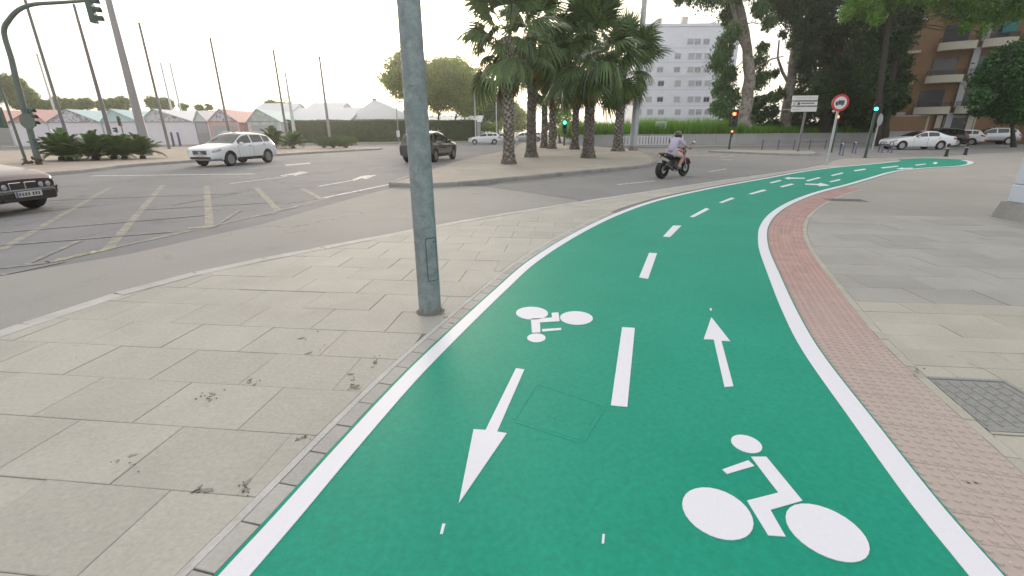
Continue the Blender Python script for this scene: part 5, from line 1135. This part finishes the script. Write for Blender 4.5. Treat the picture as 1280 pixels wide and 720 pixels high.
def skin_mesh(name, verts, edges, radii, m, parent, root=0, sub=2):
    me = bpy.data.meshes.new(name); me.from_pydata(verts, edges, []); o = link(name, me, parent); md = o.modifiers.new('skin', 'SKIN'); md.use_smooth_shade = True
    if not me.skin_vertices: 
        bpy.context.view_layer.objects.active = o
    for i, r in enumerate(radii): d = me.skin_vertices[0].data[i]; d.radius = (r, r) if not isinstance(r, tuple) else r; d.use_root = (i == root)
    s_ = o.modifiers.new('sub', 'SUBSURF'); s_.levels = sub; s_.render_levels = sub
    dg = bpy.context.evaluated_depsgraph_get(); nm = bpy.data.meshes.new_from_object(o.evaluated_get(dg)); o.modifiers.clear(); o.data = nm; nm.materials.clear(); nm.materials.append(MATS[m]); nm.name = name
    nm.polygons.foreach_set('use_smooth', [True]*len(nm.polygons)); return o
rider = thing('person', 'rider in lilac shirt and dark helmet sitting on the motorcycle', 'person', (mp.x, mp.y, APRON_Z), mh_)
V, E_, Rr = [], [], []
def jv(p, r): V.append(p); Rr.append(r); return len(V)-1
def je(*c): E_.extend((c[i], c[i+1]) for i in range(len(c)-1))
pel = jv((-.24, 0, .88), .125); sp1 = jv((-.17, 0, 1.03), .12); sp2 = jv((-.07, 0, 1.17), .135); ch_ = jv((.0, 0, 1.27), .125); nk = jv((.06, 0, 1.36), .055); hdv = jv((.10, 0, 1.44), .085); je(pel, sp1, sp2, ch_, nk, hdv)
for s in (-1, 1):
    sh = jv((-.005, s*.17, 1.27), .062); el_ = jv((.14, s*.31, 1.08), .046); fa = jv((.27, s*.335, 1.04), .040); wr = jv((.355, s*.33, 1.025), .029); je(ch_, sh, el_, fa, wr)
    pa = jv((.40, s*.325, 1.025), .030); je(wr, pa)
    for kf, (dy, ln) in enumerate(((-.033, .9), (-.011, 1.0), (.011, .96), (.033, .8))):
        k1 = jv((.437, s*.325 + dy, 1.018), .0095); k2 = jv((.437, s*.325 + dy, .992), .009); k3 = jv((.412, s*.325 + dy, .976), .0085); je(pa, k1, k2, k3)
    th = jv((.385, s*.325 - s*.04, 1.0), .011); th2 = jv((.40, s*.325 - s*.045, .978), .010); je(pa, th, th2)
    hp = jv((-.18, s*.11, .85), .10); kn = jv((.20, s*.20, .72), .070); ca = jv((.09, s*.20, .52), .058); an = jv((-.03, s*.19, .36), .042); hl = jv((-.05, s*.19, .325), .045); to = jv((.11, s*.20, .325), .038); je(pel, hp, kn, ca, an, hl); je(hl, to)
skin_mesh('body', V, E_, Rr, 'skin', rider)
V, E_, Rr = [], [], []
a = [jv((-.235, 0, .84), .155), jv((-.18, 0, 1.03), .160), jv((-.08, 0, 1.17), .165), jv((-.005, 0, 1.27), .145), jv((.045, 0, 1.335), .075)]; je(*a)
for s in (-1, 1): e = [jv((-.01, s*.17, 1.275), .085), jv((.08, s*.25, 1.165), .075), jv((.125, s*.295, 1.10), .068)]; je(a[3], *e)
skin_mesh('shirt', V, E_, Rr, 'shirt', rider)
V, E_, Rr = [], [], []
a0 = jv((-.24, 0, .87), .150)
for s in (-1, 1): e = [jv((-.17, s*.115, .855), .118), jv((.02, s*.165, .79), .10), jv((.17, s*.198, .735), .088)]; je(a0, *e)
skin_mesh('shorts', V, E_, Rr, 'shorts', rider)
V, E_, Rr = [], [], []
for s in (-1, 1):
    e = MB(); e.ball((.03, s*.20, .325), (.135, .05, .05), 12, 8); e.tube([(-.04, s*.19, .32), (-.03, s*.19, .40)], .052, 10); e.build('shoe', 'shoe', rider, True)
hm = MB().ball((.105, 0, 1.445), (.145, .125, .135), 18, 12).build('helmet', 'helmet', rider, True)
MB().ball((.125, 0, 1.435), (.135, .112, .07), 16, 9).build('visor', 'glass_car', hm, True); MB().box((.215, 0, 1.37), (.05, .14, .06)).build('chin_guard', 'helmet', hm)
MB().ball((.205, 0, 1.415), (.022, .018, .03), 8, 6).build('face', 'skin', hm)
# ================================================================== POSTS, SIGNALS, SIGNS
def pole(name, label, cat, base, top_z, r0, r1, m, group=None, n=14, flange=True, z0=0.0, door=False):
    t = thing(name, label, cat, (base.x, base.y, z0), 0, group); H = top_z - z0
    MB().tube([(0, 0, -.05)] + [(0, 0, H*i/8) for i in range(1, 9)], [r0] + [r0 + (r1-r0)*i/8 for i in range(1, 9)], n).build('shaft', m, t, True)
    if flange:
        MB().lathe([(r0*1.9, 0), (r0*1.9, .02), (r0*1.1, .025)], n).build('base_plate', m, t)
    return t
# near galvanised post
pb = P(538, 389); pt = thing('grey_post', 'large galvanised grey post standing in the pavement beside the lane', 'post', (pb.x, pb.y, 0), R(-4)); r0 = .104; r1 = .066
MB().tube([(0, 0, -.03 + .35*i) for i in range(22)], [r0 + (r1-r0)*i/21 for i in range(22)], 40).build('shaft', 'galvanised', pt, True)
random.seed(2); cr = MB(); NC = 26
ring = [(1.0 + .3*abs(math.sin(k*2.1)) + random.uniform(0, .25)) for k in range(NC)]
cr.add([( (r0 + .006)*math.cos(2*math.pi*k/NC), (r0 + .006)*math.sin(2*math.pi*k/NC), .010) for k in range(NC)] + [((r0 + .022*ring[k])*math.cos(2*math.pi*k/NC), (r0 + .022*ring[k])*math.sin(2*math.pi*k/NC), .002) for k in range(NC)], [(k, (k+1) % NC, NC+(k+1) % NC, NC+k) for k in range(NC)]).build('mortar_collar', 'dirt', pt)
def on_post(u, z, d=.0):       # u angle from the direction of the camera, to the right positive
    a = R(-80) + u; rr = r0 + (r1-r0)*(z/7.35) + d; return Vector((rr*math.cos(a), rr*math.sin(a), z))
door = MB(); z_0, z_1, u0, u1 = .33, .72, R(5), R(62); vs_, fs_ = [], []
for i in range(9):
    for j in range(7): vs_.append(on_post(u0 + (u1-u0)*j/6, z_0 + (z_1-z_0)*i/8, .0035))
door.add(vs_, [(i*7+j, i*7+j+1, (i+1)*7+j+1, (i+1)*7+j) for i in range(8) for j in range(6)]).build('access_door', 'galvanised', pt, True)
seam = []
for f in range(41):
    q = f/41; 
    if q < .25: seam.append(on_post(u0 + (u1-u0)*q*4, z_0, .002))
    elif q < .5: seam.append(on_post(u1, z_0 + (z_1-z_0)*(q-.25)*4, .002))
    elif q < .75: seam.append(on_post(u1 - (u1-u0)*(q-.5)*4, z_1, .002))
    else: seam.append(on_post(u0, z_1 - (z_1-z_0)*(q-.75)*4, .002))
MB().tube(seam + [seam[0]], .0042, 5).build('door_seam', 'ink', pt)
MB().ball(on_post((u0+u1)/2 + .25, z_1 - .035, .004), .008, 8, 6).build('door_bolt', 'ink', pt)

# tall masts and lamp posts on the left
def mast(bx, by, tx, ty, r0_, r1_, m, label, name='mast', cat='mast', z0=.11, Y=None, flange=True):
    b = P(bx, by) if Y is None else at(bx, by, Y); top = at(tx, ty, b.y).z; return pole(name, label, cat, b, top, r0_, r1_, m, 'tall masts by the fairground', 10, flange, z0)
mast(93, 200, 25, -6, .10, .075, 'mast_grey', 'thin dark mast behind the large cycad, second from the left edge')
mast(146, 198.5, 92, 5, .14, .07, 'mast_grey', 'dark tapering mast between the two cycad clumps')
c_ = mast(186, 196.5, 133, -30, .30, .17, 'mast_lilac', 'thick lilac-grey lighting mast behind the right cycad clump')
mast(212, 187.5, 175, 28, .135, .10, 'mast_grey', 'thin dark mast with a square foot right of the thick lilac one'); 
mast(290, 185.5, 261, 47, .135, .10, 'mast_grey', 'thin dark mast rising behind the white sport utility car')
mast(361, 184.8, 340, 62, .14, .10, 'mast_grey', 'thin dark mast left of the hedge')
mast(371, 185.2, 350, 90, .22, .09, 'mast_white', 'pale thicker tapering mast at the left end of the hedge')
mast(414, 185, 400, 70, .16, .11, 'mast_lilac', 'pale mast in the low shrubs before the hedge')
i_ = mast(499, 180, 493, 118, .07, .05, 'mast_lilac', 'thin mast with a small white box by the near grey post', z0=.02)
MB().box((0, -.12, 1.35), (.42, .16, .85)).build('box', 'white_metal', i_)
for bx, tx, ty, lb in ((78, 41, 67, 'faint pale mast behind the arched traffic light'), (222, 193, 78, 'faint pale mast, left of a pair above the second printed gable'), (233, 205, 78, 'faint pale mast, right of a pair above the second printed gable')):
    mast(bx, 170, tx, ty, .17, .14, 'mast_white', lb, z0=0, Y=84, flange=False)
# lamp post by the palms
lp = P(791, 190); l_ = pole('lamp_post', 'tall pale grey-blue lamp post right of the palms', 'lamp post', lp, at(805, -40, lp.y).z, .30, .17, 'steel_pale', n=18, flange=False, z0=.11)
MB().lathe([(.36, 0), (.36, .25), (.31, .35)], 14).build('collar', 'concrete', l_)
ht = at(805, -40, lp.y).z - .11
MB().tube([(0, 0, ht), (.3, -.3, ht + .5), (1.2, -1.2, ht + .7)], .05, 7).build('arm', 'steel_pale', l_); MB().box((1.45, -1.45, ht + .68), (.8, .28, .14), R(-45)).build('lantern', 'steel_pale', l_)
# thin posts far away in the road
for bx, by, ty, lb in ((595, 179, 118, 'thin pale far street lamp left of the parked white cars'), (621, 178, 122, 'thin pale far street lamp just left of the nearest palm trunk')):
    p = P(bx, by); pole('street_lamp', lb, 'lamp post', p, at(bx, ty, p.y).z, .09, .06, 'mast_white', n=8, flange=False)

def lamp_head(parent, c, face, lit, sc=1.0, m='signal_green', only=None, board=False):
    """three-lens signal head at c (its bottom), lenses towards angle face; lit index from the top"""
    c = Vector(c); M = Matrix.Translation(c) @ Matrix.Rotation(face, 4, 'Z'); n_ = 3 if only is None else only
    tr = lambda mb: [setattr(mb, 'v', [tuple(M @ Vector(v)) for v in mb.v]), mb][1]
    h = .29*sc*n_; hs_ = tr(MB().box((0, 0, h/2), (.20*sc, .30*sc, h))).build('signal_head', m, parent); md = hs_.modifiers.new('bevel', 'BEVEL'); md.width = .03*sc; md.segments = 2
    if board: tr(MB().box((-.11*sc, 0, h/2), (.02, .52*sc, h + .24*sc))).build('backing_board', 'black_plastic', hs_)
    for k in range(n_):
        z = h - .29*sc*(k + .5); on = lit is not None and k == lit[0]
        X = Matrix.Translation((.10*sc, 0, z)) @ Matrix.Rotation(math.pi/2, 4, 'Y')
        tr(MB().lathe([(.105*sc, 0), (.105*sc, .012), (.001, .03*sc)], 14, X)).build('lens', lit[1] if on else 'lamp_off', hs_)
        v = MB(); vs_, fs_ = [], []
        for i in range(9):
            a = R(-20 + 220*i/8); vs_ += [(.10*sc, .125*sc*math.cos(a), z + .125*sc*math.sin(a)), (.30*sc, .125*sc*math.cos(a), z + .125*sc*math.sin(a) - .01)]
        tr(v.add(vs_, [(2*i, 2*i+1, 2*i+3, 2*i+2) for i in range(8)])).build('visor', m, hs_)
    return hs_
# arched traffic light on the planted island
tb_ = P(50, 208.5); zarm = at(90, 1.5, tb_.y).z; ts_ = thing('arched_traffic_light', 'arched dark green traffic light pole reaching over the road at the left', 'traffic light', (tb_.x, tb_.y, .11))
W_ = lambda x, y: at(x, y, tb_.y) - Vector((tb_.x, tb_.y, .11))
pts = [Vector((0, 0, -.05)), W_(36, 165), W_(22, 122), W_(12, 95), W_(6, 76), W_(4, 58), W_(5, 40), W_(12, 24), W_(24, 12), W_(42, 5.5), W_(70, 3.5), W_(100, 1.5), W_(112, 0.5)]
pts = [Vector((0, 0, -.05)), Vector((0, 0, 2.0)), Vector((0, 0, 4.0)), Vector((.02, 0, 5.0))] + pts[6:]
cx = pts[4].x; pts[1].x = cx*.3; pts[2].x = cx*.6; pts[3].x = cx*.85
fine_ = []
for i in range(len(pts)-1):
    a, b, c, d = pts[max(0, i-1)], pts[i], pts[i+1], pts[min(len(pts)-1, i+2)]
    for k in range(4): u = k/4; fine_.append((b*2 + (c-a)*u + (a*2 - b*5 + c*4 - d)*u*u + (b*3 - a - c*3 + d)*u**3)*.5)
fine_.append(pts[-1])
MB().tube(fine_, [.145 - .085*i/(len(fine_)-1) for i in range(len(fine_))], 12).build('pole', 'signal_pole', ts_, True)
hh = W_(116, 29); lamp_head(ts_, (hh.x + .1, 0, hh.z), R(15), None, 1.25)
for x, y, f, s_ in ((38, 158, 10, 1.0), (2, 160, 190, 1.15), (44, 186, 15, .6)): q = W_(x, y); lamp_head(ts_, (q.x + .12, 0, q.z), R(f), None, s_)
q = W_(39, 152); MB().lathe([(.38, -.012), (.38, .012)], 24, Matrix.Translation((q.x, -.2, q.z)) @ Matrix.Rotation(math.pi/2, 4, 'X')).build('round_sign', 'signal_pole', ts_)
q0 = P(34, 206.5); s2 = pole('signal_post', 'second thinner post left of the arched traffic light', 'post', q0, at(8, 108, q0.y).z, .07, .055, 'signal_pole', n=10, z0=.11)
# small far signal before the tents
fb = P(160, 189); f_s = pole('pedestrian_signal', 'small dark traffic signal before the white tent wall', 'traffic light', fb, at(152, 152, fb.y).z, .06, .05, 'signal_pole', n=8, z0=.11, flange=False); zt_ = at(152, 152, fb.y).z
lamp_head(f_s, (0, -.05, zt_ - .5), R(-60), None, 1.0); lamp_head(f_s, (-.55, -.05, zt_ - 1.1), R(-120), None, .8, only=2)
for px_, lb in ((218, 'left of two blue posts by the white tent wall'), (226, 'right of two blue posts by the white tent wall')):
    p = P(px_, 184.3); pole('blue_post', lb, 'post', p, 1.75, .13, .12, 'blue_steel', 'blue posts by the tents', 10, False, .1)
p = P(20, 183); pole('blue_post', 'blue footed post at the left edge before the grey tent', 'post', p, 2.4, .16, .15, 'blue_steel', 'blue posts by the tents', 10, False, .1)

# red traffic light, far side
rb = P(911, 187.5); r_s = pole('traffic_light', 'traffic light showing red before the pale eucalyptus trunk', 'traffic light', rb, at(917, 152, rb.y).z, .075, .065, 'signal_green', n=10, z0=.11)
z_ = at(917, 152, rb.y).z - .11; to_cam = math.atan2(-rb.y, -rb.x); lamp_head(r_s, (.05, 0, z_ - .25), to_cam, (0, 'lamp_red'), 1.15, board=True); lamp_head(r_s, (.0, -.12, at(914, 170, rb.y).z - .2), to_cam, (0, 'lamp_red'), .62, 'signal_green')
# green pedestrian signal
gb = P(1081, 197); g_s = pole('traffic_light', 'traffic light showing green left of the white saloon car', 'traffic light', gb, at(1088, 140, gb.y).z, .075, .07, 'signal_green', n=10, z0=.0)
to_cam = math.atan2(-gb.y, -gb.x); z_ = at(1088, 138, gb.y).z; lamp_head(g_s, (0, 0, z_ - .05), to_cam, (1, 'lamp_green'), .85, 'black_plastic', only=2)
# far green signal among the palms
pb2 = P(705, 183.5); q_s = pole('traffic_light', 'distant traffic light showing green between the palm trunks', 'traffic light', pb2, at(705, 166, pb2.y).z, .09, .08, 'signal_green', n=8, z0=.0, flange=False); lamp_head(q_s, (0, 0, at(705, 167, pb2.y).z), math.atan2(-pb2.y, -pb2.x), (0, 'lamp_green'), 1.5)
# overhead red signal on a thin arm by the nearest palm
ob = P(588, 186); o_s = thing('overhead_traffic_light', 'dark overhead signal on a thin arm left of the nearest palm crown', 'traffic light', (ob.x, ob.y, 0)); zz0 = at(612, 107, ob.y).z
MB().tube([(4.2, 0, -.05), (4.2, 0, zz0), (3.9, 0, zz0 + .35), (1.8, 0, zz0 + .45)], [.1, .08, .07, .05], 8).build('pole', 'signal_pole', o_s); lamp_head(o_s, (1.75, 0, zz0 - .45), math.atan2(-ob.y, -ob.x), None, 1.0)

# round prohibition sign
nb2 = P(1033, 206.5); n_s = pole('round_sign', 'round red-ringed white sign on a thin pale pole at the lane edge', 'traffic sign', nb2, at(1046, 120, nb2.y).z, .045, .045, 'steel_pale', n=10, z0=-.004); fa_ = R(-97); zc = (at(1047, 118, nb2.y).z + at(1047, 139, nb2.y).z)/2
FM = Matrix.Translation((0, 0, zc)) @ Matrix.Rotation(fa_, 4, 'Z') @ Matrix.Translation((.06, 0, 0)); XM = FM @ Matrix.Rotation(math.pi/2, 4, 'Y')
MB().lathe([(.36, -.012), (.36, .012)], 32, XM).build('disc', 'sign_red', n_s); MB().lathe([(.262, .0125), (.262, .016)], 32, XM).build('disc_centre', 'sign_white', n_s)
for (y, z, w_, h_) in ((.03, .03, .26, .15), (-.155, .005, .09, .10), (-.02, -.065, .36, .03)): mb = MB().box((.018, y, z), (.006, w_, h_)); mb.v = [tuple(FM @ Vector(v)) for v in mb.v]; mb.build('lorry_symbol', 'ink', n_s)
for y in (-.13, .09): mb = MB().lathe([(.036, .016), (.036, .022)], 12, XM @ Matrix.Translation((.085, y, 0))); mb.build('lorry_symbol', 'ink', n_s)
mb = MB().box((-.075, 0, 0), (.03, .10, .5)); mb.v = [tuple(FM @ Vector(v)) for v in mb.v]; mb.build('bracket', 'steel_pale', n_s)
# red repeater lamp behind that pole
rp = P(1039, 190.5); r2 = pole('repeater_signal', 'small red signal lamp behind the round sign pole', 'traffic light', rp, at(1043, 152, rp.y).z, .06, .055, 'signal_green', n=8, z0=.0); lamp_head(r2, (-.12, -.08, at(1041, 157, rp.y).z), math.atan2(-rp.y, -rp.x), (0, 'lamp_red'), .8)
# direction sign with three boards
db_ = P(997, 191); d_s = pole('direction_sign', 'direction sign of three pale boards on a dark post', 'traffic sign', db_, at(1003, 132, db_.y).z, .08, .07, 'mast_grey', n=10, z0=.11); fa_ = R(-93)
for i, (y0, y1) in enumerate(((119.6, 125.4), (126.2, 133.0), (133.8, 139.6))):
    z0, z1 = at(1004, y1, db_.y).z - .11, at(1004, y0, db_.y).z - .11; FM = Matrix.Translation((0, 0, (z0+z1)/2)) @ Matrix.Rotation(fa_, 4, 'Z') @ Matrix.Translation((.11, -.25 + .03*i, 0))
    def pb_(c, d, nm, m_, par): mb = MB().box(c, d); mb.v = [tuple(FM @ Vector(v)) for v in mb.v]; return mb.build(nm, m_, par)
    bd = pb_((0, 0, 0), (.04, 1.7, z1-z0), 'board', 'sign_white', d_s)
    if i == 1:
        for s in (-1, 1): pb_((.022, 0, s*((z1-z0)/2 - .035)), (.006, 1.66, .04), 'border', 'sign_purple', bd)
        pb_((.022, .2, .02), (.006, .9, .07), 'print', 'sign_purple', bd); pb_((.022, -.40, 0), (.006, .17, .16), 'print', 'ink', bd); pb_((.022, -.68, 0), (.006, .14, .17), 'print', 'window_shade', bd)
    else: pb_((.022, .1 - .5*i, 0), (.006, 1.3, .035), 'print', 'window_shade', bd)
# sign seen from behind
sb = P(1090, 188); s_s = pole('road_sign', 'road sign seen from behind on a tilted pale pole', 'traffic sign', sb, at(1099, 142, sb.y).z, .05, .05, 'steel_pale', n=8, z0=0); zc = at(1098, 150, sb.y).z
MB().lathe([(.42, -.01), (.42, .01)], 20, Matrix.Translation((0, -.08, zc)) @ Matrix.Rotation(R(30), 4, 'Z') @ Matrix.Rotation(math.pi/2, 4, 'X')).build('disc', 'sign_back', s_s)
# black bollards
for x, y, yt, lb in ((1182, 195.6, 179.5, 'left black bollard behind the tip of the lane'), (1206, 193.8, 179, 'right black bollard behind the tip of the lane')):
    p = P(x, y); h = at(x + 3, yt, p.y).z; b = thing('bollard', lb, 'bollard', (p.x, p.y, -.005), 0, 'black bollards'); MB().lathe([(.12, 0), (.12, .05), (.09, .06), (.085, h*.82), (.10, h*.83), (.10, h*.9), (.085, h*.91), (.07, h), (.001, h + .02)], 16).build('post', 'dark_post', b, True); MB().lathe([(.088, h*.62), (.088, h*.70)], 16).build('band', 'steel_pale', b)
# bicycle stands and a guard rail by the far kerb
for i, (x, y, lb) in enumerate(((1051, 194, 'dark blue cycle stand left of the green traffic light'), (1067, 191.5, 'second dark blue cycle stand left of the green traffic light'), (1100, 190.5, 'dark blue cycle stand just before the white saloon'), (1112, 190.5, 'dark blue cycle stand under the bonnet of the white saloon'))):
    p = P(x, y); b = thing('cycle_stand', lb, 'cycle stand', (p.x, p.y, -.02), R(70), 'cycle stands'); MB().tube([(-.32, 0, 0), (-.32, 0, .62), (-.24, 0, .74), (.24, 0, .74), (.32, 0, .62), (.32, 0, 0)], .035, 8).build('hoop', 'blue_steel', b, True)
    for s in (-1, 1): MB().lathe([(.08, 0), (.08, .03), (.04, .035)], 10, Matrix.Translation((s*.32, 0, .0))).build('foot', 'blue_steel', b)
gr = thing('guard_rail', 'low grey-blue guard rail beyond the small sign island', 'railing', (P(988, 187).x, P(988, 187).y, .0), R(8))
for z in (.45, .75): MB().tube([(-2.6, 0, z), (4.6, 0, z)], .03, 6).build('rail', 'mast_lilac', gr)
for k in range(6): MB().tube([(-2.6 + 1.44*k, 0, -.05), (-2.6 + 1.44*k, 0, .8)], .04, 7).build('post', 'blue_steel', gr)
# ================================================================== low evening haze
hz = MB().box((0, 720, 30), (1900, 1700, 64)).build('haze'); hz['kind'] = 'stuff'
tag(hz, 'thin pale haze in the evening air', 'haze')
m = bpy.data.materials.new('haze'); m.use_nodes = True; nt = m.node_tree; nt.nodes.clear()
pv = nt.nodes.new('ShaderNodeVolumePrincipled'); pv.inputs['Color'].default_value = (.97, .96, .94, 1); pv.inputs['Density'].default_value = .0008; pv.inputs['Anisotropy'].default_value = .72
oo = nt.nodes.new('ShaderNodeOutputMaterial'); nt.links.new(pv.outputs[0], oo.inputs['Volume']); hz.data.materials.append(m)
